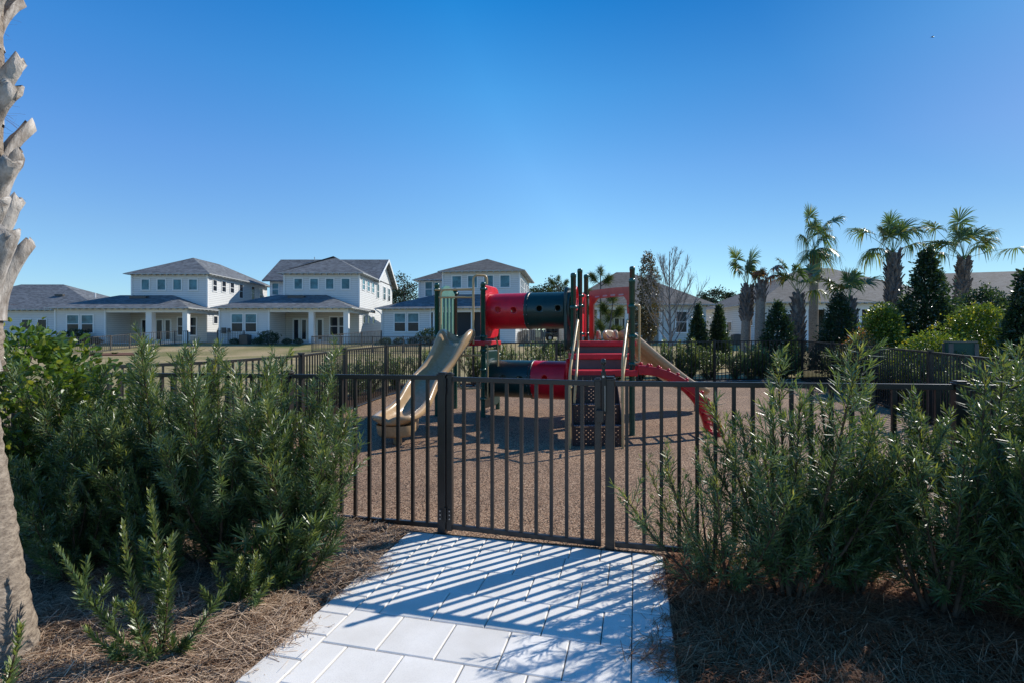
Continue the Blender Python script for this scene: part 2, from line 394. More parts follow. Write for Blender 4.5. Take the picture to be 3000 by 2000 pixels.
# ================================================================== paver path
def path():
    bm = bmesh.new(); cl = bm.verts.layers.float_color.new('Col')
    base = .034
    def pv(u0, u1, v0, v1):
        g = .0028; u0 += g; u1 -= g; v0 += g; v1 -= g; b = .0055
        k = random.uniform(.90, 1.0); c = (.90 * k, .855 * k, .785 * k, 1); z = base + random.uniform(-.0015, .0015)
        cs = [(u0, v0), (u0, v1), (u1, v1), (u1, v0)]
        ci = [(u0 + b, v0 + b), (u0 + b, v1 - b), (u1 - b, v1 - b), (u1 - b, v0 + b)]
        r = []
        for q, zz in ((cs, -.01), (cs, z - .004), (ci, z)):
            row = []
            for a, e in q:
                x, y = uv(a, e); vv = bm.verts.new((x, y, zz)); vv[cl] = c; row.append(vv)
            r.append(row)
        for i in range(4):
            j = (i + 1) % 4
            bm.faces.new((r[0][i], r[0][j], r[1][j], r[1][i])); bm.faces.new((r[1][i], r[1][j], r[2][j], r[2][i]))
        bm.faces.new(r[2])
    v0, v1 = -.062, 1.437
    for i in range(9):                                  # header course at the gate
        a = v0 - .20 + i * .2113; pv(-.236, -.040, a, a + .2113)
    u = -.236; i = 0
    while u > -6.2:
        u2 = u - (.324 if i == 0 else .309)
        if i % 2 == 0: xs = [v0, v0 + .15] + [v0 + .15 + .2998 * k for k in range(1, 5)] + [v1]
        else: xs = [v0 + .2998 * k for k in range(5)] + [v1]
        for a, b in zip(xs[:-1], xs[1:]): pv(u2, u, a, b)
        u = u2; i += 1
    for k in range(30):
        pv(-.236 - .2 * (k + 1), -.236 - .2 * k, v0 - .19, v0); pv(-.236 - .2 * (k + 1), -.236 - .2 * k, v1, v1 + .205)
    bmesh.ops.recalc_face_normals(bm, faces=bm.faces)
    me = bpy.data.meshes.new('paver_path'); bm.to_mesh(me); bm.free(); me.materials.append(M['paver'])
    o = bpy.data.objects.new('paver_path', me); col.objects.link(o); tag(o, kind='structure')
    q = [uv(-.036, v0 - .195), uv(-.036, v1 + .21), uv(-6.24, v1 + .21), uv(-6.24, v0 - .195)]
    MB().prism([(p[0], p[1]) for p in q], -.02, base - .010).build('path_joint_sand', M['sand'], fixn=True)['kind'] = 'structure'
path()

# ================================================================== pine straw
def straw():
    n = 90000
    xs = rng.uniform(-4.6, 4.9, n * 2); ys = rng.uniform(1.2, 4.6, n * 2)
    dx = xs - L0.x; dy = ys - L0.y
    u = dx * UD.x + dy * UD.y; v = dx * VD.x + dy * VD.y
    # the bed: left or right of the path with a ragged edge, in front of the fence line (and a little under it)
    rag = .07 * np.sin(u * 7) + .05 * np.sin(u * 17 + 1) + rng.normal(0, .035, n * 2) + np.where(rng.uniform(0, 1, n * 2) < .03, rng.normal(0, .16, n * 2), 0)
    left = (v < -.20 + rag) & (u < .05 + rng.normal(0, .05, n * 2))
    right = (v > 1.58 + rag * 1.1) & (u < .03 + rng.normal(0, .04, n * 2))
    vis = np.abs(xs) < ys * 1.06 + .2
    k = np.where((left | right) & vis)[0][:n]
    xs, ys, v, u = xs[k], ys[k], v[k], u[k]; n = len(k)
    side = np.where(v < .5, -.18 - v, v - 1.58)
    hump = .012 + .05 * np.clip(side * 2.2, 0, 1) + .03 * np.sin(xs * 5 + ys * 2) * np.sin(ys * 6 - xs) + .012 * np.sin(xs * 17) * np.sin(ys * 19)
    P = np.stack([xs, ys, hump * rng.uniform(.5, 1.25, n) + .012], 1)
    a = rng.uniform(0, 2 * math.pi, n) * .75 + .6 * np.sin(xs * 3 + ys * 4); el = rng.normal(0, .24, n)
    D = np.stack([np.cos(a) * np.cos(el), np.sin(a) * np.cos(el), np.sin(el)], 1)
    L = rng.uniform(.10, .24, n)[:, None]; W = rng.uniform(.0016, .0040, n)[:, None]
    S = unit(np.cross(D, [0, 0, 1.])); bend = rng.normal(0, .13, n)[:, None]
    rows = []
    for t in (0, .35, .7, 1):
        q = P + D * L * (t - .5) + S * bend * L * (t * (1 - t)) * 4 * .5; q[:, 2] -= .006 * (t - .5) ** 2 * 4
        q[:, 2] = np.maximum(q[:, 2], .018)
        rows += [q - S * W * .5 * (1.1 - t * .5), q + S * W * .5 * (1.1 - t * .5)]
    V = np.stack(rows, 1).reshape(-1, 3); i = np.arange(n)[:, None] * 8
    fs = [np.concatenate([np.hstack([i + 2 * j, i + 2 * j + 1, i + 2 * j + 3, i + 2 * j + 2]) for j in range(3)])]
    t = rng.uniform(0, 1, n)[:, None] ** 1.3; red = (np.where(v > .5, 1, 0) * .80 + rng.uniform(0, .30, n))[:, None]
    c = (1 - t) * np.array([.11, .055, .028]) + t * np.array([.86, .66, .47])
    c = c * (1 - red) + red * ((1 - t) * np.array([.14, .035, .010]) + t * np.array([.48, .26, .14]))  # right bed redder, its shaded tone put into the needle colour
    o = np_mesh('pine_straw', V, fs, M['straw'], None, np.repeat(c, 8, 0))
    tag(o, 'brown pine needle mulch covering the beds on both sides of the path', 'pine straw', kind='stuff')
straw()
# ================================================================== fences
FH = 1.25
def cap_post(root, x, y, z0, z1, w=.064, ang=0, name='post'):
    m = MB().post(x, y, z0 - .1, z1 - .02, w, ang)
    p = m.build(name, M['fence'], root, bevel=.003)
    MB().post(x, y, z1 - .022, z1 - .008, w + .012, ang).post(x, y, z1 - .008, z1 + .004, w - .006, ang).build('post_cap', M['fence'], p, bevel=.003)
    return p
def bay(root, a, b, za, zb, mat, pitch=.118, th=.030, rh=.036, pw=.024, h=FH, posts=.035, split=False, name='picket_panel'):
    """rails plus evenly spaced pickets between two posts"""
    a = Vector(a); b = Vector(b); d = b - a; ln = d.length; d.normalize()
    ang = math.atan2(d.y, d.x); P = lambda t, z: (a.x + d.x * t, a.y + d.y * t, za + (zb - za) * t / ln + z)
    m = MB() if not split else None
    for nm, z in (('top_rail', h - rh / 2), ('bottom_rail', .085)):
        t = MB() if split else m
        t.beam(P(posts, z), P(ln - posts, z), th, rh)
        if split: t.build(nm, mat, root, bevel=.002)
    n = max(1, round((ln - .05) / pitch))
    for i in range(1, n):
        t = ln * i / n; p = P(t, 0)
        k = MB() if split else m
        k.post(p[0], p[1], p[2] + .085 + rh / 2 * .9, p[2] + h - rh * .95, pw, ang)
        if split: k.build('picket', mat, root)
    if not split: m.build(name, mat, root)
ZB = lambda v: float(np.interp(v, [-4.5, 0, 1.275, 3.7, 6], [-.045, 0, -.02, .006, .015]))

def front_fence(vs, label, name='picket_fence', ends=(True, True)):
    r = empty(name, (*uv(0, vs[0]), 0), label, 'fence')
    for i, v in enumerate(vs):
        if (i == 0 and not ends[0]) or (i == len(vs) - 1 and not ends[1]): continue
        cap_post(r, *uv(0, v), 0, 1.27 + ZB(v) * .5, ang=GA)
    for a, b in zip(vs[:-1], vs[1:]): bay(r, uv(0, a), uv(0, b), ZB(a), ZB(b), M['fence'], split=True)
    return r
front_fence([-3.88, -1.38, 0], 'black picket fence section left of the gate, ending at the hinge post')
front_fence([1.275, 3.40, 5.53], 'black picket fence section right of the gate, behind the tall shrubs')

# gate
g = empty('metal_gate', (*uv(0, .062), 0), 'closed black picket gate with latch at the end of the paver path', 'gate')
def gpost(v, z0, z1, w, name, cap=True):
    x, y = uv(0, v); p = MB().post(x, y, z0, z1, w, GA).build(name, M['fence'], g, bevel=.003)
    if cap: MB().post(x, y, z1, z1 + .012, w + .008, GA).post(x, y, z1 + .012, z1 + .02, w - .012, GA).build('post_cap', M['fence'], p, bevel=.002)
gpost(.060, .055, 1.252, .045, 'gate_stile'); gpost(1.190, .045, 1.232, .045, 'gate_stile')
def gb(v0, v1, z0, z1, name, h=.036, th=.034):
    MB().beam((*uv(0, v0), z0), (*uv(0, v1), z1), th, h).build(name, M['fence'], g, bevel=.003)
gb(.083, 1.168, 1.222, 1.212, 'top_rail'); gb(.083, 1.168, .085, .062, 'bottom_rail')
for i in range(1, 10):
    v = .060 + (1.190 - .060) * i / 10; x, y = uv(0, v)
    MB().post(x, y, .085 - .023 * i / 10 + .016, 1.206 - .01 * i / 10, .025, GA).build('picket', M['fence'], g)
for z in (1.17, .18):
    h = MB()
    c0 = uv(-.036, .004); c1 = uv(-.036, .056)
    if z < 1:
        h.beam((*uv(-.0355, .012), z), (*uv(-.0355, -.012), z), .005, .085); h.beam((*uv(-.026, .045), z), (*uv(-.026, .078), z), .005, .085)
    h.tube([(*uv(-.040, .034), z - .06), (*uv(-.040, .034), z + .06)], .009, 10)
    ho = h.build('hinge', M['fence'], g)
for z in (.15, .18, .21):
    for v, u in ((-.006, -.040), (.066, -.030)):
        MB().tube([(*uv(u + .003, v), z), (*uv(u - .002, v), z)], .005, 8).build('bolt', M['steel'], ho)
l = MB().beam((*uv(-.040, 1.232), 1.00), (*uv(-.040, 1.232), 1.30), .030, .034).beam((*uv(-.042, 1.232), 1.30), (*uv(-.042, 1.232), 1.345), .020, .024)
l.lathe([(.0, 1.392), (.014, 1.390), (.018, 1.372), (.018, 1.352), (.010, 1.348), (.010, 1.340)], *uv(-.042, 1.232))
l.beam((*uv(-.040, 1.18), .985), (*uv(-.040, 1.235), .985), .055, .085)
lo = l.build('latch', M['fence'], g, bevel=.003)
kx = uv(-.0585, 1.232); kk = uv(-.064, 1.232)
MB().tube([(*kx, 1.265), (*kk, 1.265)], .008, 12).beam((*uv(-.058, 1.243), 1.02), (*uv(-.058, 1.243), 1.20), .004, .006, up=(0, 1, 0)).build('lock_cylinder', M['steel'], lo)

def poly_fence(pts, label, mat=None, name='picket_fence', h=FH, first=True, last=True, pitch=.118, fat=1.0, zf=gz):
    r = empty(name, (*pts[0], zf(*pts[0])), label, 'fence')
    mt = mat or M['fence']
    for i, p in enumerate(pts):
        if (i == 0 and not first) or (i == len(pts) - 1 and not last): continue
        q = pts[min(i + 1, len(pts) - 1)]; q0 = pts[max(i - 1, 0)]
        a = math.atan2(q[1] - q0[1], q[0] - q0[0]); z = zf(*p)
        m = MB().post(p[0], p[1], z - .15, z + h + .012, .064 * fat, a).post(p[0], p[1], z + h + .012, z + h + .03, .074 * fat, a).build('post', mt, r)
    for a, b in zip(pts[:-1], pts[1:]): bay(r, a, b, zf(*a), zf(*b), mt, pitch=pitch, th=.026 * fat, rh=.034 * fat, pw=.0185 * fat, h=h)
    return r
poly_fence(FC[:6], 'black picket fence along the left side of the playground', first=True, last=False)
A, B = Vector(FC[5]), Vector(FC[6])
bp = [tuple(A + (B - A) * t) for t in (0, .128, .335, .545, .753, 1)]
poly_fence(bp, 'black picket fence along the back of the playground behind the tunnels', last=False)
poly_fence(FC[6:], 'black picket fence along the right side of the playground, below the palms')
# ================================================================== play structure
ps = empty('playground_structure', (0, 9, gz(0, 9)), 'red, green and tan play structure with two slides and crawl tunnels behind the gate', 'play structure')
def pole(x, y, top, z0=None, clamps=(), r=.0445, mat='green_metal'):
    z0 = gz(x, y) - .1 if z0 is None else z0
    prof = [(r, z0), (r, top - .075), (r * 1.08, top - .074), (r * 1.08, top - .03), (r * .95, top - .012), (r * .6, top - .002), (.001, top)]
    p = MB().lathe(prof, x, y, 24).build('pole', M[mat], ps)
    for z in clamps:
        m = MB().lathe([(r, z - .028), (r + .012, z - .026), (r + .012, z + .026), (r, z + .028)], x, y, 24)
        m.box(x + r, x + r + .035, y - .018, y + .018, z - .022, z + .022)
        m.tube([(x, y - r - .008, z), (x, y - r - .024, z)], .011, 8)
        m.build('clamp', M[mat], p)
    return p
A_, B_, C_, D_ = (-.53, 9.4), (-1.40, 9.55), (-1.16, 10.45), (-.29, 10.35)
pole(*A_, 2.55, clamps=(2.42, 1.55, 1.30, .95, .42)); pole(*B_, 2.55, clamps=(2.42, 1.55)); pole(*C_, 2.54, clamps=(2.42, 1.55)); pole(*D_, 2.2, clamps=(1.2,))
E_, I1, I2, Fp, G_ = (.995, 8.3), (1.812, 7.73), (2.09, 8.9), (1.22, 9.2), (1.43, 9.88)
pole(*E_, 2.58, clamps=(2.02, 1.36, 1.02)); pole(*I1, 2.43, clamps=(2.0, 1.55, 1.14)); pole(*I2, 2.77, clamps=(2.1, 1.5))
pole(*Fp, 2.77, clamps=(2.28, 2.10, 1.6)); pole(*G_, 2.75, clamps=(2.32, 1.6))

def deck(poly, z1, th, name='deck', mat='red_deck', rim=.0):
    m = MB().prism(poly, z1 - th, z1).build(name, M[mat], ps, bevel=.012, seg=3, fixn=True)
    return m
# left tower deck
deck([(-1.34, 9.36), (-.50, 9.30), (-.22, 10.36), (-1.10, 10.50)], 1.475, .085)
# right tower: three tiers
deck([(.92, 7.56), (1.86, 7.56), (1.86, 8.12), (.92, 8.12)], 1.055, .085)
deck([(.90, 8.00), (1.93, 8.00), (1.98, 8.66), (.95, 8.66)], 1.285, .085)
deck([(1.06, 8.56), (2.08, 8.56), (2.16, 9.0), (1.46, 9.96), (1.10, 9.2)], 1.475, .085)
MB().box(.955, 1.88, 8.03, 8.05, 1.055, 1.20).build('kick_plate', M['mauve'], ps)
MB().box(1.08, 1.97, 8.60, 8.62, 1.285, 1.39).build('kick_plate', M['mauve'], ps)

# tunnels -------------------------------------------------------------
def tunnel_seg(a, b, rad, mat, holes=(), flange=True):
    """a ribbed pipe segment with porthole openings; a, b centre points"""
    a = Vector(a); b = Vector(b); d = (b - a); ln = d.length; d.normalize()
    s = Vector((-d.y, d.x, 0)); up = Vector((0, 0, 1))
    n, k = 48, 16; vs = []; fs = []
    for i in range(k + 1):
        for j in range(n):
            an = 2 * math.pi * j / n
            vs.append(a + d * (ln * i / k) + (s * math.cos(an) + up * math.sin(an)) * rad)
    skip = set()
    for (fx, z, hr) in holes:
        for sgn in (1, -1):
            for i in range(k):
                for j in range(n):
                    p = (vs[i * n + j] + vs[(i + 1) * n + j] + vs[i * n + (j + 1) % n] + vs[(i + 1) * n + (j + 1) % n]) / 4
                    q = p - a
                    if q.dot(s) * sgn > 0 and math.hypot(q.dot(d) - fx * ln, q.z - z) < hr: skip.add((i, j))
    return a, b, d, ln, s, up
def tunnel(a, b, rad, mat, holes=(), name='tunnel', th=.012):
    a = Vector(a); b = Vector(b); d = (b - a); ln = d.length; d.normalize()
    s = Vector((-d.y, d.x, 0)); up = Vector((0, 0, 1))
    bm = bmesh.new(); n, k = 96, 28; grid = []
    for i in range(k + 1):
        row = []
        for j in range(n):
            an = 2 * math.pi * j / n
            row.append(bm.verts.new(a + d * (ln * i / k) + (s * math.cos(an) + up * math.sin(an)) * rad))
        grid.append(row)
    dead = []
    for i in range(k):
        for j in range(n):
            f = bm.faces.new((grid[i][j], grid[i][(j + 1) % n], grid[i + 1][(j + 1) % n], grid[i + 1][j])); f.smooth = True
            q = f.calc_center_median() - a
            for fx, z, hr in holes:
                if math.hypot(q.dot(d) - fx * ln, q.z - z) < hr: dead.append(f)
    bmesh.ops.delete(bm, geom=list(set(dead)), context='FACES')
    # round the openings
    for v in bm.verts:
        if not v.link_edges: continue
        if any(len(e.link_faces) == 1 for e in v.link_edges):
            q = v.co - a; t = q.dot(d)
            for fx, z, hr in holes:
                r0 = Vector((t - fx * ln, q.z - z))
                if r0.length < hr * 1.5 and r0.length > 1e-4 and .02 < t < ln - .02:
                    r0 = r0.normalized() * hr; t2 = fx * ln + r0.x; z2 = z + r0.y
                    sy = math.copysign(math.sqrt(max(0, rad * rad - z2 * z2)), q.dot(s)); v.co = a + d * t2 + s * sy + up * z2
    loose = [v for v in bm.verts if not v.link_faces]
    bmesh.ops.delete(bm, geom=loose, context='VERTS')
    me = bpy.data.meshes.new(name); off = root_loc(ps); bm.transform(Matrix.Translation(-off)); bm.to_mesh(me); bm.free(); me.materials.append(M[mat])
    o = bpy.data.objects.new(name, me); col.objects.link(o); o.parent = ps
    so = o.modifiers.new('wall', 'SOLIDIFY'); so.thickness = th; so.offset = 1
    return o
def flange(c, d, rad, mat, th=.03, out=.028, name='tunnel_flange'):
    c = Vector(c); d = Vector(d).normalized(); s = Vector((-d.y, d.x, 0)); up = Vector((0, 0, 1)); n = 64
    prof = [(rad - .006, -th), (rad + out * .6, -th), (rad + out, -th * .6), (rad + out, th * .6), (rad + out * .6, th), (rad - .006, th)]
    vs = []; fs = []
    for r, t in prof:
        for j in range(n):
            an = 2 * math.pi * j / n; vs.append(c + d * t + (s * math.cos(an) + up * math.sin(an)) * r)
    m = len(prof)
    for i in range(m):
        for j in range(n):
            fs.append((i * n + j, i * n + (j + 1) % n, ((i + 1) % m) * n + (j + 1) % n, ((i + 1) % m) * n + j))
    f = MB().add(vs, fs, True).build(name, M[mat], ps, fixn=True)
    for j in range(12):
        b = MB()
        an = 2 * math.pi * (j + .5) / 12; p = c + (s * math.cos(an) + up * math.sin(an)) * (rad + out * .55)
        b.tube([p - d * (th + .006), p + d * (th + .006)], .007, 6).build('bolt', M['steel'], f)
ta, tb = Vector((-.40, 9.86, 2.03)), Vector((1.03, 9.36, 2.03)); tm = ta + (tb - ta) * .52
td = (tb - ta).normalized()
tunnel(ta, tm - td * .01, .325, 'red_plastic', [(.33, .015, .048), (.73, .0, .052)])
tunnel(tm + td * .01, tb, .325, 'green_dark', [(.36, .02, .050), (.84, .02, .050)])
flange(tm, td, .325, 'green_dark')
la, lb = Vector((-.36, 9.86, .765)), Vector((1.05, 9.30, .765)); lm = la + (lb - la) * .545
tunnel(la, lm - td * .01, .338, 'green_dark', [(.42, .03, .05), (.82, .02, .05)])
tunnel(lm + td * .01, lb, .338, 'red_plastic', [(.45, .05, .05)])
flange(lm, td, .338, 'green_dark')

def tunnel_panel(c, d, w, z0, z1, rad, mat, cz, th=.05, rz=.12):
    """moulded end panel with round opening, plane normal d"""
    c = Vector(c); d = Vector(d).normalized(); s = Vector((-d.y, d.x, 0)); n = 64; vs = []; fs = []
    def rrect(an, grow=0):
        hw = w / 2 - grow; hh0 = cz - z0 - grow; hh1 = z1 - cz - grow
        ca, sa = math.cos(an), math.sin(an); hh = hh1 if sa > 0 else hh0
        # superellipse for rounded corners
        k = (abs(ca / hw) ** 7 + abs(sa / hh) ** 7) ** (-1 / 7)
        return ca * k, sa * k
    rings = []
    for (kind, t) in (('in', -th / 2), ('mid', -th / 2), ('o', -th / 2), ('e', -th / 2 + .014), ('e', th / 2 - .014), ('o', th / 2), ('mid', th / 2), ('mid2', th / 2 + .03), ('in', th / 2 + .03)):
        rg = []
        for j in range(n):
            an = 2 * math.pi * j / n
            if kind == 'in': x, z = math.cos(an) * rad, math.sin(an) * rad
            elif kind == 'mid': x, z = math.cos(an) * (rad + .05), math.sin(an) * (rad + .05)
            elif kind == 'mid2': x, z = math.cos(an) * (rad + .03), math.sin(an) * (rad + .03)
            else: x, z = rrect(an, .016 if kind == 'o' else 0)
            rg.append(c + s * x + Vector((0, 0, cz + z)) + d * t)
        rings.append(rg)
    vs = [p for r in rings for p in r]; m = len(rings)
    for i in range(m):
        for j in range(n): fs.append((i * n + j, i * n + (j + 1) % n, ((i + 1) % m) * n + (j + 1) % n, ((i + 1) % m) * n + j))
    return MB().add(vs, fs, False).build('tunnel_panel', M[mat], ps, fixn=True)
tunnel_panel((-.425, 9.875, 0), td, .86, 1.52, 2.52, .325, 'red_plastic', 2.03)
tunnel_panel((-.40, 9.875, 0), td, .84, .22, 1.30, .338, 'green_dark', .765)
tunnel_panel((1.055, 9.33, 0), td, .74, 1.30, 2.43, .325, 'green_dark', 2.03, th=.06)
tunnel_panel((1.07, 9.30, 0), td, .72, .25, 1.18, .338, 'red_plastic', .765)

# green picket panel with an arched head between the two left poles
def bar_panel(p0, p1, z0, z1, mat, n=6):
    p0 = Vector((*p0, 0)); p1 = Vector((*p1, 0)); d = p1 - p0; ln = d.length; d.normalize()
    m = MB()
    for i in range(n):
        t = ln * (i + .5) / n; q = p0 + d * t
        m.beam((q.x, q.y, z0), (q.x, q.y, z1), ln / n * .5, .03, up=(-d.y, d.x, 0))
    m.build('barrier_bars', M[mat], ps, bevel=.006)
    k = 14; poly = [(0, 0)] + [(ln * i / k, .09 + .14 * math.sin(math.pi * i / k)) for i in range(k + 1)] + [(ln, 0)]
    nrm = Vector((-d.y, d.x, 0)) * .02; vs = [p0 + d * x + Vector((0, 0, z1 - .02 + z)) + nrm * sg for sg in (-1, 1) for x, z in poly]
    c = len(poly); fs = [tuple(range(c)), tuple(range(c, 2 * c))[::-1]] + [(i, (i + 1) % c, c + (i + 1) % c, c + i) for i in range(c)]
    MB().add(vs, fs).build('barrier_head', M['green_pale'], ps, fixn=True)
    m = MB().beam(p0 + Vector((0, 0, z0)), p1 + Vector((0, 0, z0)), .034, .07); m.build('barrier_rail', M[mat], ps)
bar_panel((-1.36, 9.62), (-1.18, 10.38), 1.54, 2.33, 'green_pale', 4)

def tan(pts, r=.017, name='handrail', mat='tan_metal', closed=False):
    # soften corners of the tube path
    P = [Vector(p) for p in pts]; out = [P[0]]
    for i in range(1, len(P) - 1):
        a, b, c = P[i - 1], P[i], P[i + 1]; e = min(.09, (a - b).length * .45, (c - b).length * .45)
        q0 = b + (a - b).normalized() * e; q1 = b + (c - b).normalized() * e
        for t in (0, .25, .5, .75, 1): out.append(q0 * (1 - t) ** 2 + b * 2 * t * (1 - t) + q1 * t * t)
    out.append(P[-1])
    return MB().tube(out, r, 12).build(name, M[mat], ps)
# slide entry hood: two cross bars and two uprights, hooked over pole tops
tan([(-1.30, 9.33, 1.50), (-1.30, 9.33, 2.40), (-.68, 9.27, 2.40)], name='slide_hood_rail')
tan([(-1.33, 9.30, 2.26), (-.70, 9.25, 2.26)], name='slide_hood_rail')
tan([(-1.42, 9.47, 2.41), (-.70, 9.27, 2.41)], name='slide_hood_rail')
tan([(-.70, 9.24, 1.42), (-.70, 9.24, 2.66), (-.46, 9.34, 2.66), (-.46, 9.34, 2.50)], .021, 'slide_hood_rail')
tan([(-.55, 9.34, 1.22), (-.96, 9.26, 1.22), (-.96, 9.26, .62), (-.55, 9.34, .62)], .018, 'grab_bar')
tan([(-.30, 9.5, 1.54), (-.26, 9.56, 1.40), (-.26, 9.56, .9)], .017, 'grab_bar')
tan([(-.50, 9.35, .42), (-.44, 9.30, .42), (-.44, 9.30, 1.40), (-.5, 9.35, 1.40)], .014, 'grab_bar')
MB().tube([(-.53, 9.36, 1.36), (-.27, 9.60, 1.40)], .022, 12).build('brace', M['green_metal'], ps)
# stair handrails: outer post, slope, return and inner slope
for x0, x1 in ((.775, .995), (1.485, 1.745)):
    s = 1 if x0 < 1 else .6
    tan([(x0, 6.86, .0), (x0 + .005, 6.90, 1.08 if x0 < 1 else 1.24), (x1, 7.72, 1.83), (x1 + .012, 7.80, 1.42), (x0 + .13 * s, 7.22, .98), (x0 + .10 * s, 7.20, .62)], .019, 'stair_handrail')
    tan([(x0 + .06 * s, 7.12, .86), (x0 + .01, 6.90, .86)], .012, 'stair_handrail')
tan([(1.84, 7.70, 1.16), (1.92, 7.72, 1.16), (1.92, 7.72, 2.02), (1.84, 7.70, 2.02)], .017, 'grab_bar')
tan([(2.12, 8.85, 1.5), (2.20, 8.83, 1.5), (2.20, 8.83, 2.1), (2.12, 8.86, 2.1)], .017, 'grab_bar')

# perforated stairs -----------------------------------------------------
def perforated(quad, nx, nz, margin=.03, hr=.23, mat='brown_steps', name='riser', parent=None, stagger=True):
    """sheet with round holes, made cell by cell (each cell an octagon hole in a square)"""
    o, ux, uz = [Vector(q) for q in quad]; m = MB()
    cx, cz = ux / nx, uz / nz; k = 8
    for i in range(nx):
        for j in range(nz):
            c = o + cx * (i + .5) + cz * (j + .5)
            edge = i == 0 or j == 0 or i == nx - 1 or j == nz - 1 or (stagger and (i + j) % 2)
            q = [c - cx / 2 - cz / 2, c + cx / 2 - cz / 2, c + cx / 2 + cz / 2, c - cx / 2 + cz / 2]
            if edge: m.add(q, [(0, 1, 2, 3)]); continue
            outer = [q[0], (q[0] + q[1]) / 2, q[1], (q[1] + q[2]) / 2, q[2], (q[2] + q[3]) / 2, q[3], (q[3] + q[0]) / 2]
            inner = [c + cx * (hr * math.cos(a)) * 1.15 + cz * (hr * math.sin(a)) * 1.15 for a in [math.pi * (1.25 + t * .25) for t in range(k)]]
            m.add(outer + inner, [(t, (t + 1) % k, k + (t + 1) % k, k + t) for t in range(k)])
    ob = m.build(name, M[mat], parent or ps); so = ob.modifiers.new('t', 'SOLIDIFY'); so.thickness = .005
    return ob
st = [(.05, .33, 7.00), (.33, .60, 7.17), (.60, .85, 7.36), (.85, 1.0, 7.545)]
sx0, sx1 = .84, 1.50
for i, (z0, z1, y) in enumerate(st):
    perforated([(sx0, y, z0), (sx1 - sx0, 0, 0), (0, 0, z1 - z0 - .012)], 21, 9, name='riser')
    if i < 3:
        yn = st[i + 1][2]
        perforated([(sx0, y, z1), (sx1 - sx0, 0, 0), (0, yn - y + .02, 0)], 19, 7, name='tread')
        nz = MB()
        for k in range(20): nz.box(sx0 + .01 + k * .0335, sx0 + .03 + k * .0335, y - .012, y + .06, z1 + .003, z1 + .012)
        nz.build('tread_grip', M['steel'] if False else plain('worn tread edge', (.22, .21, .23), .4), ps)
for x in (sx0 - .012, sx1):
    vs = []
    pts = [(6.985, .04), (6.985, .35), (7.155, .62), (7.345, .87), (7.55, 1.0), (7.62, .95), (7.45, .62), (7.2, .3), (7.12, .04)]
    vs = [(x + s, p[0], p[1]) for s in (0, .012) for p in pts]; n = len(pts)
    MB().add(vs, [tuple(range(n)), tuple(range(n, 2 * n))[::-1]] + [(i, (i + 1) % n, n + (i + 1) % n, n + i) for i in range(n)]).build('stair_stringer', M['brown_steps'], ps, fixn=True)

# slides -------------------------------------------------------------------
def slide(path, mat='tan_plastic', name='slide', prof=None, hoods=None):
    """path: (x, y, z_bed, half_width, wall_height); swept U channel with rolled lips, rounded exit"""
    m = len(path); rings = []
    U = [(-1.13, .30), (-1.16, .72), (-1.10, .97), (-.92, 1.04), (-.78, .92), (-.70, .50), (-.54, .10), (-.3, .0), (0, -.01), (.3, .0), (.54, .10), (.70, .50), (.78, .92), (.92, 1.04), (1.10, .97), (1.16, .72), (1.13, .30), (1.0, .22), (.88, -.02), (.55, -.20), (0, -.24), (-.55, -.20), (-.88, -.02), (-1.0, .22)]
    for i, (x, y, z, hw, wh) in enumerate(path):
        a = Vector(path[max(0, i - 1)][:3]); b = Vector(path[min(m - 1, i + 1)][:3]); d = (b - a).normalized()
        s = Vector((-d.y, d.x, 0)).normalized(); up = s.cross(d) * -1
        if up.z < 0: up = -up
        up = (up + Vector((0, 0, 1))).normalized()
        rings.append([Vector((x, y, z)) + s * (u * hw) + up * (h * wh if h > .05 else h * .22) for u, h in U])
    n = len(U); vs = [p for r in rings for p in r]
    fs = [(i * n + j, i * n + (j + 1) % n, (i + 1) * n + (j + 1) % n, (i + 1) * n + j) for i in range(m - 1) for j in range(n)]
    fs += [tuple(range(n))[::-1], tuple(range((m - 1) * n, m * n))]
    o = MB().add(vs, fs, True).build(name, M[mat], ps, fixn=True)
    for p in o.data.polygons: p.use_smooth = True
    ss = o.modifiers.new('sub', 'SUBSURF'); ss.levels = 2; ss.render_levels = 2
    return o
s1 = slide([(-.965, 9.36, 1.47, .275, .20), (-.97, 9.20, 1.46, .28, .24), (-1.00, 9.02, 1.38, .28, .28), (-1.08, 8.86, 1.20, .27, .24), (-1.21, 8.66, .98, .255, .18), (-1.34, 8.43, .82, .25, .17), (-1.42, 8.20, .69, .24, .19),
            (-1.46, 8.00, .53, .24, .21), (-1.50, 7.80, .42, .25, .19), (-1.56, 7.55, .37, .265, .16), (-1.62, 7.30, .36, .28, .13), (-1.65, 7.12, .365, .27, .11), (-1.66, 7.00, .38, .23, .09), (-1.665, 6.93, .40, .15, .08), (-1.67, 6.90, .42, .07, .05)])
def add_part(m, name, mat, bevel=0): return m.build(name, M[mat], ps, bevel=bevel, fixn=True)
# hood ears at the slide entry
def ear(x, y, z, w, h, dy):
    k = 12; poly = [(w * math.cos(math.pi * t / k), h * math.sin(math.pi * t / k)) for t in range(k + 1)]
    vs = [(x + s, y + p[0], z + p[1]) for s in (-.03, .03) for p in poly]; n = len(poly)
    return MB().add(vs, [tuple(range(n)), tuple(range(n, 2 * n))[::-1]] + [(i, (i + 1) % n, n + (i + 1) % n, n + i) for i in range(n)])
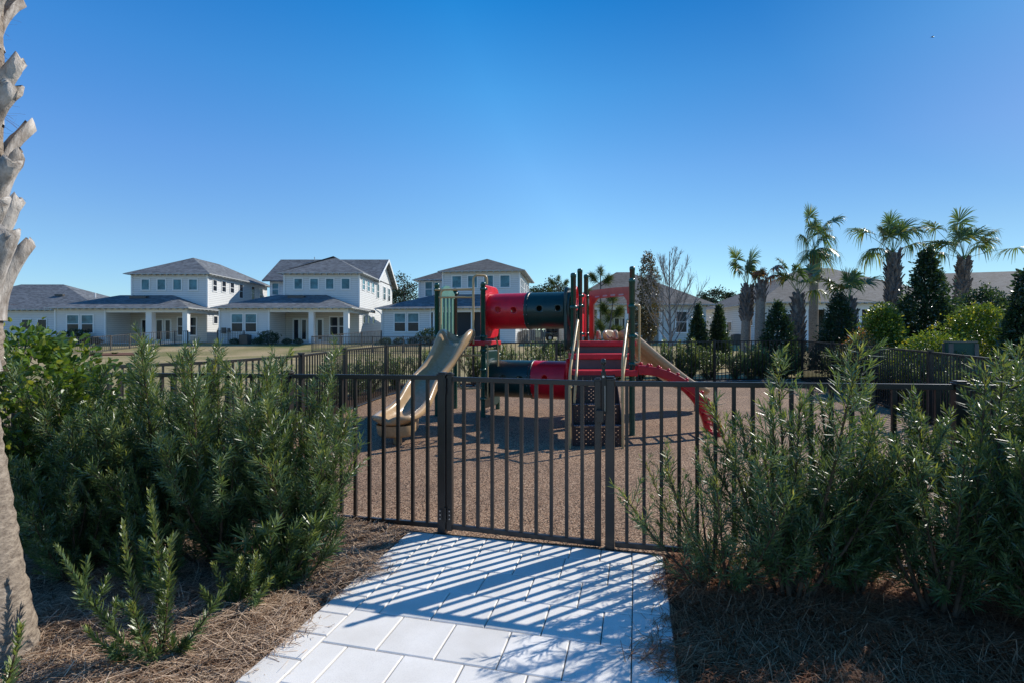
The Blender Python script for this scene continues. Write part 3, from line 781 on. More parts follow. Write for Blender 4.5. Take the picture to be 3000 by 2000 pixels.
# exit skirt and foot
sk = MB(); k = 22; ring = []
for z, g in ((.30, 1.0), (.27, 1.0), (.17, .93), (.14, .85)):
    ring += [(-1.63 + .27 * g * math.cos(2 * math.pi * t / k), 7.18 + .23 * g * math.sin(2 * math.pi * t / k), z + .03) for t in range(k)]
sk.add(ring, [(r * k + t, r * k + (t + 1) % k, (r + 1) * k + (t + 1) % k, (r + 1) * k + t) for r in range(3) for t in range(k)] + [tuple(range(3 * k, 4 * k))], True)
add_part(sk, 'slide_skirt', 'tan_plastic')
add_part(MB().lathe([(.06, .03), (.055, .22)], -1.60, 7.17, 20), 'slide_foot', 'tan_plastic')
add_part(MB().box(-1.50, -1.40, 7.30, 7.72, .16, .40), 'slide_support', 'tan_plastic', .035)
# rear slide, falling away to the right
s2 = slide([(1.80, 9.42, 1.47, .30, .19), (1.95, 9.50, 1.46, .30, .24), (2.12, 9.56, 1.38, .30, .22), (2.45, 9.68, 1.14, .29, .20), (2.80, 9.80, .88, .29, .20), (3.12, 9.92, .66, .29, .19),
            (3.40, 10.02, .52, .30, .16), (3.62, 10.10, .46, .29, .13), (3.78, 10.16, .45, .22, .10), (3.84, 10.18, .46, .10, .06)], name='slide')
add_part(MB().lathe([(.04, .03), (.035, .45)], 3.62, 10.08, 16), 'slide_foot', 'tan_plastic')
for px1, py1 in ((1.62, 9.62), (1.86, 9.22)):
    q = ear(px1, py1, 1.50, .16, .17, 0); add_part(q, 'slide_ear', 'tan_plastic', .02)
# faded coral arch over the rear slide entry
gA, gB = Vector((1.49, 9.80, 0)), Vector((2.06, 8.98, 0)); gd = (gB - gA); gl = gd.length; gd.normalize(); gn = Vector((-gd.y, gd.x, 0)) * .016
def arch():
    zo = lambda x: 2.42 + .015 * math.sin(math.pi * x / gl)
    outer = [(0, 1.50)] + [(gl * t / 12, zo(gl * t / 12)) for t in range(13)] + [(gl, 1.95)]
    inner = [(gl - .04, 1.95), (gl - .05, 2.18)] + [(gl - .12 - (gl - .34) * t / 6, zo(gl * .5) - .17) for t in range(7)] + [(.11, 2.16), (.11, 1.50)]
    P = outer + inner; n = len(P)
    vs = [gA + gd * x + Vector((0, 0, z)) + gn * s for s in (-1, 1) for x, z in P]
    bm = bmesh.new(); bv = [bm.verts.new(v - root_loc(ps)) for v in vs]
    bm.faces.new(bv[:n]); bm.faces.new(bv[n:][::-1])
    for i in range(n): bm.faces.new((bv[i], bv[(i + 1) % n], bv[n + (i + 1) % n], bv[n + i]))
    bmesh.ops.recalc_face_normals(bm, faces=bm.faces); bmesh.ops.triangulate(bm, faces=bm.faces[:])
    me = bpy.data.meshes.new('entry_arch'); bm.to_mesh(me); bm.free(); me.materials.append(M['orange_panel'])
    o = bpy.data.objects.new('entry_arch', me); col.objects.link(o); o.parent = ps
    sl = MB()
    for t in (.22, .42, .62, .82):
        c = gA + gd * gl * t + Vector((0, 0, zo(gl * t) - .135))
        sl.beam(c - gd * .055 - gn * 1.2, c + gd * .055 - gn * 1.2, .006, .028)
    sl.build('hand_slot', plain('slot seen through to pale wall', (.45, .42, .38), .6), o)
arch()
# red wheel panel seen edge on
px_ = (Vector(Fp) + Vector(G_)) / 2; pd = (Vector(G_) - Vector(Fp)).normalized()
MB().beam((Fp[0] + pd.x * .06, Fp[1] + pd.y * .06, 1.95), (G_[0] - pd.x * .06, G_[1] - pd.y * .06, 1.95), .025, .80).build('side_panel', M['red_plastic'], ps, bevel=.01)
wc = Vector((E_[0] + .09, E_[1] + .35, 2.19)); ringp = [wc + Vector((.33 * math.cos(a) * .14, .20 * math.cos(a), .19 * math.sin(a))) for a in [2 * math.pi * t / 28 for t in range(28)]]
wh = MB().tube(ringp, .018, 10, closed=True)
for a in (0, 2.1, 4.2): wh.tube([wc, wc + Vector((.04 * math.cos(a), .19 * math.cos(a), .18 * math.sin(a)))], .014, 8)
wh.build('play_wheel', M['red_plastic'], ps)

# red arched climber on the right: two rails, rungs, knobs on top
def climber():
    pts = []
    for t in np.linspace(0, 1, 26):
        a = t * R(84); pts.append((1.87 + 1.24 * math.sin(a) ** 1.02, .02 + 1.07 * math.cos(a) ** .9 if a < R(84) else .02))
    pts = [(1.87 + 1.20 * math.sin(a), -.02 + 1.08 * math.cos(a)) for a in np.linspace(0, R(88), 26)]
    r = []
    for y0, y1 in ((7.58, 7.66), (8.00, 8.08)):
        vs = []; fs = []
        for i, (x, z) in enumerate(pts):
            a = R(88) * i / 25; nx, nz = math.sin(a), math.cos(a); t = .070 - .028 * i / 25
            for (dy, h) in ((y0, -t), (y1, -t), (y1, t), (y0, t)): vs.append((x + nx * h, dy, z + nz * h))
        for i in range(25):
            for j in range(4): fs.append((i * 4 + j, i * 4 + (j + 1) % 4, i * 4 + 4 + (j + 1) % 4, i * 4 + 4 + j))
        fs += [(0, 1, 2, 3), (100, 101, 102, 103)]
        rail = MB().add(vs, fs).build('climber_rail', M['red_rail'], ps, bevel=.014, fixn=True)
        for i in range(2, 25, 2):
            kn = MB()
            x, z = pts[i]; a = R(88) * i / 25; t = .070 - .028 * i / 25
            c = Vector((x + math.sin(a) * (t + .012), (y0 + y1) / 2, z + math.cos(a) * (t + .012))); rr = .028
            vs = []; fs = []; n = 10
            for u in range(1, 6):
                th = math.pi * u / 6
                for v in range(n): vs.append(c + Vector((math.sin(th) * math.cos(2 * math.pi * v / n), math.sin(th) * math.sin(2 * math.pi * v / n), math.cos(th))) * rr)
            vs += [c + Vector((0, 0, rr)), c - Vector((0, 0, rr))]
            for u in range(4):
                for v in range(n): fs.append((u * n + v, u * n + (v + 1) % n, (u + 1) * n + (v + 1) % n, (u + 1) * n + v))
            for v in range(n): fs += [(5 * n, v, (v + 1) % n), (5 * n + 1, 4 * n + (v + 1) % n, 4 * n + v)]
            kn.add(vs, fs, True); kn.build('rung_knob', M['red_plastic'], rail, fixn=True)
    for i in range(2, 25, 2):
        x, z = pts[i]; MB().tube([(x, 7.66, z), (x, 8.00, z)], .018, 10).build('rung', M['red_rail'], ps)
climber()
# ================================================================== houses
def house(loc, label, cat='house', name='house'):
    return empty(name, loc, label, cat, 'houses around the lawn')
def hip(root, x0, x1, y0, y1, ze, zr, rx0, rx1, ry, mat='shingle', ov=.0, gable=None, fascia_rafter_tails=True, ry1=None):
    """hip roof: eave rectangle and ridge from (rx0,ry) to (rx1,ry1)"""
    ry1 = ry if ry1 is None else ry1
    v = [(x0, y0, ze), (x1, y0, ze), (x1, y1, ze), (x0, y1, ze), (rx0, ry, zr), (rx1, ry1, zr)]
    if abs(rx0 - rx1) < 1e-3 and ry != ry1: fs = [(0, 1, 4), (1, 2, 5, 4), (2, 3, 5), (3, 0, 4, 5)]
    else: fs = [(0, 1, 5, 4), (1, 2, 5), (2, 3, 4, 5), (3, 0, 4)]
    m = MB().add(v, fs); r = m.build('roof', M[mat], root, fixn=True)
    MB().add(v[:4], [(3, 2, 1, 0)]).build('soffit', M['white_trim'], root).location.z -= .004
    if fascia_rafter_tails:
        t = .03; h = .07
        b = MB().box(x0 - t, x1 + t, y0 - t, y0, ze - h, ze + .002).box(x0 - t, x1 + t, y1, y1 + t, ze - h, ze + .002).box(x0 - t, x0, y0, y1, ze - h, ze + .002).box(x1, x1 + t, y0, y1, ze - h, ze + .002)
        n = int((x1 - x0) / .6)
        for i in range(1, n): b.box(x0 + (x1 - x0) * i / n - .04, x0 + (x1 - x0) * i / n + .04, y0 + .01, y0 + .4, ze - .17, ze - .01)  # rafter tails along the front, part of the same mesh
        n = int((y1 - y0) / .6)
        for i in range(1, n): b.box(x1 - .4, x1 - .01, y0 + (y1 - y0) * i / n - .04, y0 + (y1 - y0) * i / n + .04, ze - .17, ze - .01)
        b.build('fascia_rafter_tails', M['eave_trim'], root)
    return r
def wall(root, x0, x1, y0, y1, z0, z1, mat='siding_white'):
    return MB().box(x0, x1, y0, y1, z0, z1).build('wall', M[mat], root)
def corner_boards(root, pts, z0, z1, w=.14):
    for x, y in pts: MB().box(x - w / 2, x + w / 2, y - w / 2, y + w / 2, z0, z1).build('corner_trim', M['white_trim'], root)
def winf(root, x0, x1, z0, z1, y, sash=True, g='glass_blue', lower=None, t=.11):
    """window in a wall facing -Y"""
    f = MB().box(x0 - t, x1 + t, y - .05, y - .002, z1, z1 + t).box(x0 - t, x1 + t, y - .06, y - .002, z0 - t, z0)
    f.box(x0 - t, x0, y - .05, y - .002, z0, z1).box(x1, x1 + t, y - .05, y - .002, z0, z1)
    zm = (z0 + z1) / 2
    if sash: f.box(x0, x1, y - .035, y - .004, zm - .03, zm + .03)
    fo = f.build('window', M['white_trim'], root)
    if lower: MB().box(x0, x1, y - .02, y - .001, zm, z1).build('pane', M[g], fo); MB().box(x0, x1, y - .02, y - .001, z0, zm).build('pane', M[lower], fo)
    else: MB().box(x0, x1, y - .02, y - .001, z0, z1).build('pane', M[g], fo)
def winx(root, y0, y1, z0, z1, x, sash=True, g='glass_dark', s=1, t=.10):
    """window in a wall facing +X (s=1) or -X (s=-1)"""
    a, b = (x + .002, x + .05) if s > 0 else (x - .05, x - .002)
    f = MB().box(a, b, y0 - t, y1 + t, z1, z1 + t).box(a, b, y0 - t, y1 + t, z0 - t, z0).box(a, b, y0 - t, y0, z0, z1).box(a, b, y1, y1 + t, z0, z1)
    if sash: f.box(a, x + .035 * s if s > 0 else b, y0, y1, (z0 + z1) / 2 - .03, (z0 + z1) / 2 + .03)
    fo = f.build('window', M['white_trim'], root)
    MB().box(min(x + .001 * s, x + .02 * s), max(x + .001 * s, x + .02 * s), y0, y1, z0, z1).build('pane', M[g], fo)
def doorf(root, x0, x1, z0, z1, y):
    m = MB().box(x0, x1, y - .05, y - .002, z0, z1); d = m.build('door', M['door'], root)
    MB().box(x0 + .16, x1 - .16, y - .062, y - .048, z0 + .25, z1 - .16).build('pane', M['glass_dark'], d)
    MB().box(x0 + .05, x0 + .10, y - .10, y - .048, z0 + 1.0, z0 + 1.06).build('handle', M['steel'], d)
CX0 = lambda c: c * .5102                      # photo crop column -> photo px
def cx(c, Y): return X_(c * .5102, Y)
def cz(r, Y): return Z_(700 + r * .5102, Y)
def side_y(x, c): return x * 1500 / (c * .5102 - 1500)
GZ = 1.02

def two_storey(label, x0, x1, xu0, yf, yu, yb, ze, zr_low, zu, zpeak, uw, lw, porch, cols, porch_items, side_u, side_l, rear, lowridge):
    r = house((x1, yf, GZ), label)
    # lower storey: solid room plus covered porch
    wall(r, x0, porch[0], yf, yu, GZ - .6, ze); corner_boards(r, [(x0, yf), (porch[0], yf)], GZ, ze - .1)
    wall(r, x0, x1, yu, yb, GZ - .6, ze + .2)
    MB().box(porch[0], x1, yf, yu, GZ - .6, GZ + .06).build('porch_slab', M['concrete'], r)
    MB().box(porch[0], x1, yf - .01, yf + .25, ze - .42, ze).build('porch_beam', M['white_trim'], r)
    MB().box(x1 - .25, x1, yf + .25, yu, ze - .42, ze).build('porch_beam', M['white_trim'], r)
    MB().box(porch[0] + .01, x1 - .02, yu - .05, yu - .002, GZ + .06, ze - .1).build('porch_wall', M['porch_wall'], r)
    for a, b in cols: MB().box(a, b, yf + .01, yf + (b - a) + .01, GZ + .05, ze - .42).build('column', M['white_trim'], r, bevel=.01)
    for a, b, t, q, k in porch_items:
        if k == 'd': doorf(r, a, b, GZ + .06, q, yu - .05)
        else: winf(r, a, b, t, q, yu - .05, g='glass_dark')
    for a, b, t, q in lw: winf(r, a, b, t, q, yf, g='glass_blue', lower='glass_dark')
    hip(r, x0 - .5, x1 + .5, yf - .6, yf + 7.0, ze, zr_low, lowridge[0], lowridge[1], yu, mat='shingle')
    MB().box((lowridge[0] + lowridge[1]) / 2 - .9, (lowridge[0] + lowridge[1]) / 2 + .7, yu - 1.1, yu - .6, zr_low - .40, zr_low - .16).build('roof_vent', M['fence_grey'], r)
    # upper storey
    wall(r, xu0, x1, yu, yb, ze - .1, zu + .12); corner_boards(r, [(xu0, yu), (x1, yu)], ze + .3, zu)
    for a, b, t, q in uw: winf(r, a, b, t, q, yu, sash=False, g='glass_blue')
    for a, b, t, q, g in side_u: winx(r, a, b, t, q, x1, g=g)
    for a, b, t, q in side_l: winx(r, a, b, t, q, x1, sash=False)
    xm = (xu0 + x1) / 2; hw = (x1 - xu0) / 2 + .5
    hip(r, xu0 - .5, x1 + .5, yu - .5, yb + .5, zu, zpeak, xm, xm, yu + hw - .5, ry1=yb - hw + .5)
    return r
def sw(x, cols, z1, z0, g='glass_dark'):
    """side windows from photo crop columns on the wall plane x"""
    return [(side_y(x, a), side_y(x, b), z0, z1, g) for a, b in cols]
# house 1 (left)
yu = 51.2; x1 = -30.46
h1 = two_storey('two storey white house with plain hipped roof, leftmost of the two storey houses', -42.8, x1, -38.0, 48, yu, 63.7, 4.27, 5.72, 7.85, 10.05,
    [(cx(a, yu), cx(b, yu), cz(293, yu), cz(235, yu)) for a, b in ((815, 857), (906, 950), (997, 1041), (1087, 1132))],
    [(cx(a, 48), cx(b, 48), cz(538, 48), cz(440, 48)) for a, b in ((388, 452), (471, 534))],
    (cx(605, 48),), [(cx(835, 48), cx(870, 48)), (x1 - .46, x1)],
    [(cx(640, yu) + .05, cx(680, yu), GZ + .75, GZ + 2.45, 'w'), (cx(812, yu), cx(850, yu), 0, GZ + 2.35, 'd'), (cx(895, yu), cx(942, yu), 0, GZ + 2.35, 'd'), (cx(946, yu), cx(988, yu), 0, GZ + 2.35, 'd'), (cx(1025, yu), cx(1068, yu), GZ + .75, GZ + 2.45, 'w'), (cx(1088, yu), cx(1128, yu), GZ + .75, GZ + 2.45, 'w')],
    sw(x1, [(1222, 1243)], cz(240, 52.5), cz(300, 52.5)) + sw(x1, [(1274, 1295)], cz(246, 54), cz(304, 54)) + sw(x1, [(1322, 1342)], cz(254, 55.5), cz(310, 55.5)) + sw(x1, [(1374, 1393), (1443, 1460), (1490, 1507)], cz(264, 57.5), cz(340, 57.5)),
    [(side_y(x1, 1226), side_y(x1, 1247), cz(486, 52.5), cz(446, 52.5))], None, (-39.2, -33.9))
r = h1; wall(r, -40.6, -38.0, 57.5, 63, GZ, 7.6); hip(r, -41.1, -37.6, 57, 63.5, 7.5, 8.6, -39.4, -39.4, 59, ry1=61.5)
# house 2 (middle), with a taller gabled block behind
x1 = -15.36; yu = 51.5
h2 = two_storey('two storey white house with gabled block rising behind its hipped front roof', -27.4, x1, -22.9, 48, yu, 58.6, 4.30, 5.78, 7.95, 10.2,
    [(cx(a, yu), cx(b, yu), cz(288, yu), cz(231, yu)) for a, b in ((1692, 1735), (1783, 1826), (1873, 1915), (1963, 2007))],
    [(cx(a, 48), cx(b, 48), cz(533, 48), cz(434, 48)) for a, b in ((1332, 1393), (1411, 1472))],
    (cx(1545, 48),), [(cx(1771, 48), cx(1800, 48)), (x1 - .46, x1)],
    [(cx(1567, yu), cx(1590, yu), GZ + .75, GZ + 2.5, 'w'), (cx(1682, yu), cx(1724, yu), 0, GZ + 2.4, 'd'), (cx(1728, yu), cx(1768, yu), 0, GZ + 2.4, 'd'), (cx(1818, yu), cx(1860, yu), 0, GZ + 2.4, 'd'), (cx(1898, yu), cx(1940, yu), GZ + .7, GZ + 2.5, 'w'), (cx(1950, yu), cx(1985, yu), GZ + .7, GZ + 2.5, 'w')],
    sw(x1, [(2080, 2093), (2108, 2121), (2135, 2147)], cz(236, 53), cz(292, 53), 'glass_blue'),
    [(side_y(x1, a), side_y(x1, b), cz(482, 53), cz(440, 53)) for a, b in ((2083, 2094), (2111, 2121), (2138, 2148))], None, (-23.7, -18.7))
r = h2; yb0, yb1 = 57.5, 65.6
ym = (yb0 + yb1) / 2; zg = 8.0; zt = 10.85
MB().box(-27.2, x1 + .003, yb0, yb1, GZ, zg + .1).build('wall', M['siding_white'], r)
MB().add([(x, y, z) for x in (x1 - .3, x1 + .003) for y, z in ((yb0, zg), (yb1, zg), (ym, zt - .15))], [(0, 1, 2), (3, 5, 4), (0, 3, 4, 1), (1, 4, 5, 2), (2, 5, 3, 0)]).build('gable', M['siding_white'], r, fixn=True)
e = .6
for s in (0, 1):
    ya = yb0 - e if s == 0 else yb1 + e; za = zg - .15
    MB().add([(-27.8, ya, za), (x1 + .55, ya, za), (x1 + .55, ym, zt), (-27.8, ym, zt), (-27.8, ya, za - .14), (x1 + .55, ya, za - .14), (x1 + .55, ym, zt - .14), (-27.8, ym, zt - .14)],
             [(0, 1, 2, 3), (4, 7, 6, 5), (0, 4, 5, 1), (0, 3, 7, 4)]).build('roof', M['shingle'], r, fixn=True)
    MB().beam((x1 + .58, ya, za - .10), (x1 + .58, ym, zt - .10), .06, .26).build('rake_board', M['white_trim'], r)
for a, b in ((2163, 2175), (2200, 2212), (2227, 2238)): winx(r, side_y(x1, a), side_y(x1, b), cz(338, 58), cz(262, 58), x1 + .003)
winf(r, cx(1565, 57.5), cx(1600, 57.5), cz(322, 57.5), cz(258, 57.5), 57.5)
MB().tube([(-23.6, 61.2, 10.7), (-23.6, 61.2, 11.1)], .06, 8).build('vent_pipe', M['steel'], r)
# house 3 (behind the play structure)
r = h3 = house((.755, 51.5, GZ), 'two storey pale grey house directly behind the play structure')
k = .4677; c1x = lambda c, Y: X_(1050 + c * k, Y); c1z = lambda q, Y: Z_(700 + q * k, Y)
wall(r, c1x(517, 51.5), .755, 51.5, 62.5, GZ - .5, 8.25, 'siding_white'); corner_boards(r, [(c1x(517, 51.5), 51.5), (.755, 51.5)], 5.6, 8.2)
xm = (c1x(517, 51.5) + .755) / 2; hip(r, c1x(500, 51.5) - .1, 1.35, 50.9, 63, 8.22, 10.05, xm, xm, 55.3, ry1=58.5, mat='shingle_warm')
wall(r, -10.9, -6.6, 55.5, 63, GZ, 7.8); hip(r, -11.5, -5.9, 54.9, 63.6, 7.85, 9.9, -7.2, -6.4, 59.2, mat='shingle_warm'); corner_boards(r, [(-10.9, 55.5)], 4, 7.7)
winf(r, c1x(375, 55.5), c1x(418, 55.5), c1z(355, 55.5), c1z(265, 55.5), 55.5)
for a, b in ((580, 636), (682, 738), (786, 841), (889, 946)): winf(r, c1x(a, 51.5), c1x(b, 51.5), c1z(302, 51.5), c1z(230, 51.5), 51.5, sash=False)
for y in (52.6, 53.9, 55.2, 57.2, 59.2, 61): winx(r, y, y + .7, 6.1, 7.5, .755)
for y in (53.5, 57): winx(r, y, y + 1, 2.0, 3.2, .755)
wall(r, -12.2, c1x(465, 48), 48, 52, GZ - .5, 4.35); corner_boards(r, [(-12.2, 48), (c1x(465, 48), 48)], GZ, 4.25)
wall(r, -12.2, .755, 51.45, 60, GZ - .5, 4.5); wall(r, -1.2, .755, 48.0, 51.45, GZ - .5, 4.35)
MB().box(c1x(465, 48), -1.2, 48, 48.25, 3.9, 4.35).build('porch_beam', M['white_trim'], r)
MB().box(c1x(465, 48), -1.2, 48, 51.4, GZ - .4, GZ + .06).build('porch_slab', M['concrete'], r)
for a in (480, 728, 880): MB().box(c1x(a, 48), c1x(a, 48) + .28, 48.01, 48.28, GZ, 3.9).build('column', M['white_trim'], r)
MB().box(c1x(490, 48), -1.22, 48.32, 48.34, GZ + .05, 3.9).build('porch_screen', M['screen'], r)
for a, b in ((228, 298), (318, 386)): winf(r, c1x(a, 48), c1x(b, 48), c1z(578, 48), c1z(465, 48), 48, lower='glass_dark')
hip(r, -12.8, 1.35, 47.4, 55, 4.32, 5.85, -7.9, -3.0, 51.3, mat='shingle')
MB().tube([(-12.7, 47.3, 4.2), (-12.35, 47.6, 3.9), (-12.25, 47.8, 3.7), (-12.25, 47.85, GZ)], .05, 8).build('downpipe', M['white_trim'], r)
r.rotation_euler.z = -R(7.0)
# far left single storey
r = house((-47, 55, GZ), 'single storey white house with long grey roof at the far left edge')
wall(r, -63, -44.2, 55, 66, GZ - .5, 4.6); hip(r, -63.6, -43.6, 54.4, 66.6, 4.5, 7.75, -58.0, -53.0, 60.5)
for a in (-52.6, -50.9): winf(r, a, a + .9, 2.4, 3.4, 55, sash=False, g='glass_dark')
MB().box(-51.2, -50.3, 57.3, 57.6, 6.15, 6.35).build('roof_vent', M['fence_grey'], r)
MB().tube([(-47.2, 58, 6), (-47.2, 58, 6.55)], .06, 8).build('vent_pipe', M['white_trim'], r)
# house A
r = house((12, 48, GZ), 'single storey cream house with hipped roof behind the bare tree')
wall(r, 5.4, 18.2, 51.0, 62, GZ - .5, 4.55, 'siding_cream'); wall(r, 14.2, 18.2, 48, 51.0, GZ - .5, 4.55, 'siding_cream')
hip(r, 4.8, 18.85, 47.4, 62.6, 4.6, 8.5, 11.2, 12.6, 55, mat='shingle_warm')
MB().box(5.4, 14.2, 48, 48.25, 4.1, 4.6).build('porch_beam', M['white_trim'], r)
for x in (5.5, 8.0, 10.6, 13.8): MB().box(x, x + .3, 48, 48.3, GZ, 4.1).build('column', M['white_trim'], r)
doorf(r, c1x(1596, 51), c1x(1640, 51), GZ, GZ + 2.5, 51.0); doorf(r, c1x(1645, 51), c1x(1690, 51), GZ, GZ + 2.5, 51.0)
winf(r, 12.2, 13.6, 2.0, 3.7, 51.0, g='glass_dark'); winf(r, c1x(1990, 48), c1x(2055, 48), 2.0, 3.9, 48, g='glass_dark')
winx(r, 52, 53, 2.2, 3.4, 5.4, s=-1)
# house B
k3 = .42517; c3x = lambda c, Y: X_(2000 + c * k3, Y); c3z = lambda q, Y: Z_(560 + q * k3, Y)
r = house((28, 44, GZ), 'single storey pale house with broad grey hipped roof directly behind the palms')
wall(r, 21.5, 25.2, 44, 47, GZ - .9, 4.5, 'siding_cream'); wall(r, 21.5, 38.8, 47, 57, GZ - .9, 4.55, 'siding_cream'); wall(r, 32.6, 38.8, 44, 47, GZ - .9, 4.5, 'siding_cream')
wall(r, 21.47, 21.499, 44, 57, GZ - .9, 4.5, 'siding_white')
MB().box(25.2, 32.6, 44, 44.25, 3.9, 4.5).build('porch_beam', M['white_trim'], r)
MB().box(27.2, 32.6, 44.3, 44.33, GZ, 3.9).build('porch_screen', M['screen'], r)
for x in (25.2, 27.0, 29.8, 32.3): MB().box(x, x + .28, 44, 44.27, GZ - .5, 3.9).build('column', M['white_trim'], r)
winf(r, 23.0, 24.0, 1.5, 3.5, 44, g='glass_dark'); winf(r, 25.5, 26.8, 1.5, 3.6, 46.9, g='glass_dark')
winx(r, 45.6, 46.6, 2.6, 3.3, 21.47, sash=False, s=-1); winx(r, 50, 51, 2.2, 3.0, 21.47, sash=False, s=-1)
hip(r, 20.9, 39.4, 43.4, 57.6, 4.52, 8.3, 28.6, 31.2, 50.3, mat='shingle_warm')
# house C
r = house((39.6, 46, GZ), 'single storey house with long low roof at the right edge')
wall(r, 39.6, 64, 46, 58, GZ - .9, 4.6, 'siding_cream'); hip(r, 39, 64.6, 45.4, 58.6, 4.62, 7.9, 41.5, 58, 52, mat='shingle_warm')
for x in (42.5, 48.5): winf(r, x, x + 1.6, 1.6, 3.6, 46, g='glass_dark')
MB().box(44.9, 47.4, 45.9, 45.99, GZ, 3.4).build('porch_screen', M['screen'], r); corner_boards(r, [(39.6, 46), (44.7, 46)], GZ - .5, 4.5)
r.rotation_euler.z = -R(17)
# detached white garage wall behind the gap
r = house((1, 74, GZ), 'low white building seen through the gap under the tunnels'); wall(r, -1.5, 3.4, 74, 80, GZ - .5, 3.2); hip(r, -2, 3.9, 73.5, 80.5, 3.2, 4.6, .4, 1.4, 77)

# ------------------------------------------------------------------ yard fences near the houses
def yard(pts, label): poly_fence(pts, label, mat=M['fence_grey'], h=1.22, pitch=.16, fat=1.35, zf=lambda x, y: gz(x, y))
yard([(-39.0, 39.6), (-36.6, 39.7), (-34.3, 39.8), (-32.6, 39.8), (-32.3, 41.2), (-32.1, 43.0), (-31.8, 44.3), (-31.1, 45.3), (-30.5, 46.3), (-29.9, 47.2)], 'grey metal yard fence in front of the leftmost two storey house')
yard([(-27.2, 47.3), (-24.6, 47.0)], 'short grey fence run between the two white houses')
yard([(-12.0, 47.0), (-13.2, 45.0), (-14.4, 43.0), (-15.7, 40.2), (-13.3, 40.0), (-10.9, 40.0), (-8.5, 40.0), (-6.1, 40.0), (-3.7, 40.0), (-1.3, 40.0)], 'grey metal yard fence crossing the lawn behind the left slide')
r = empty('privacy_fence', (-.2, 50, 1), 'low weathered board fence between the houses, seen below the tunnels', 'fence')
for i in range(20):
    x = -.25 + i * .17; y = 50 - i * .10; z1 = Z_(982, 50) + (Z_(968, 50) - Z_(982, 50)) * min(1, i / 8)
    MB().box(x, x + .155, y, y + .04, .9, z1 + .02 * (i % 2)).build('board', M['wood_fence'], r)

# ------------------------------------------------------------------ things by the houses
for i, x in enumerate((-24.6, 20.2)):
    y = 47.2 if i == 0 else 46
    r = empty('air_conditioner', (x, y, gz(x, y)), ['grey air conditioning unit against the wall of the middle white house', 'grey air conditioning unit beside the broad roofed house'][i], 'air conditioner')
    z = gz(x, y); m = MB().box(x - .4, x + .4, y - .4, y + .4, z, z + .85).build('casing', M['fence_grey'], r, bevel=.03)
    g_ = MB()
    for j in range(9): g_.box(x - .38, x + .38, y - .415, y - .402, z + .08 + j * .085, z + .11 + j * .085)
    g_.build('louvre', M['fence'], m)
    MB().lathe([(.34, z + .852), (.34, z + .88), (.1, z + .90)], x, y, 20).build('fan_guard', M['fence'], r)
mb = empty('meter_box', (-27.0, 47.9, GZ), 'grey utility meter boxes on the wall of the middle white house', 'meter box')
MB().box(-27.15, -26.8, 47.82, 47.99, GZ + .9, GZ + 1.4).box(-26.6, -26.4, 47.85, 47.99, GZ + 1.0, GZ + 1.35).tube([(-26.5, 47.9, GZ), (-26.5, 47.9, GZ + 1)], .03, 6).build('casing', M['fence_grey'], mb)
# parked dark off-roader, mostly hidden
r = empty('parked_car', (4.8, 60, gz(4.8, 60)), 'dark boxy off road vehicle parked in the gap between the houses', 'car')
z = gz(4.8, 60)
b = MB().box(3.6, 7.6, 59.2, 60.9, z + .45, z + 1.05).box(3.9, 6.4, 59.25, 60.85, z + 1.05, z + 1.72).build('body', M['car_paint'], r, bevel=.09, seg=3)
for x in (4.4, 6.8):
    for y in (59.12, 60.75):
        wv = MB().tube([(x, y, z + .38), (x, y + .25, z + .38)], .38, 20).build('wheel', M['rubber_tyre'], r)
        MB().tube([(x, y - .012, z + .38), (x, y + .02, z + .38)], .2, 14).build('rim', M['steel'], wv)
MB().box(4.0, 4.9, 59.235, 59.25, z + 1.15, z + 1.6).box(5.0, 6.2, 59.235, 59.25, z + 1.15, z + 1.6).build('window', M['glass_dark'], r)
MB().box(3.56, 3.6, 59.4, 59.65, z + .75, z + .95).build('headlight', M['steel'], r)
# litter bin beyond the right fence
bx_, by_ = 8.75, 10.0; z = gz(bx_, by_)
r = empty('litter_bin', (bx_, by_, z), 'square dark green litter bin with pale rim beyond the right fence', 'bin')
r_ = MB(); th = .02; s = .19
for a in ((-s, s, -s, -s + th), (-s, s, s - th, s), (-s, -s + th, -s + th, s - th), (s - th, s, -s + th, s - th)): r_.box(bx_ + a[0], bx_ + a[1], by_ + a[2], by_ + a[3], z + .1, z + 1.36)
r_.build('side_panels', plain('bin green paint', (.012, .07, .045), .5), r)
q = MB()
for a in ((-s - .02, s + .02, -s - .02, -s), (-s - .02, s + .02, s, s + .02), (-s - .02, -s, -s, s), (s, s + .02, -s, s)): q.box(bx_ + a[0], bx_ + a[1], by_ + a[2], by_ + a[3], z + 1.36, z + 1.385)
q.build('rim', plain('bin rim', (.20, .17, .13), .5), r)
p = MB()
for sx in (-1, 1):
    for sy in (-1, 1): p.box(bx_ + sx * s - .03, bx_ + sx * s + .03, by_ + sy * s - .03, by_ + sy * s + .03, z - .05, z + 1.34)
p.build('corner_posts', M['wood_fence'], r); r.rotation_euler.z = R(-25)
# a bird high on the right
bl = at(2731, 110, 40)
b = MB().tube([bl + Vector((-.11, 0, 0)), bl + Vector((-.05, 0, .02)), bl + Vector((.05, 0, .02)), bl + Vector((.12, 0, .03)), bl + Vector((.15, 0, .03))], [.012, .035, .04, .025, .005], 8)
br = empty('bird', tuple(bl), 'tiny dark bird flying alone in the upper right of the sky', 'bird')
b.build('body', M['fence'], br)
for s in (-1, 1): MB().add([bl + Vector((-.04, 0, .03)), bl + Vector((.05, 0, .03)), bl + Vector((.02, .12 * s, .10)), bl + Vector((-.03, .24 * s, .06))], [(0, 1, 2, 3)]).build('wing', M['fence'], br)
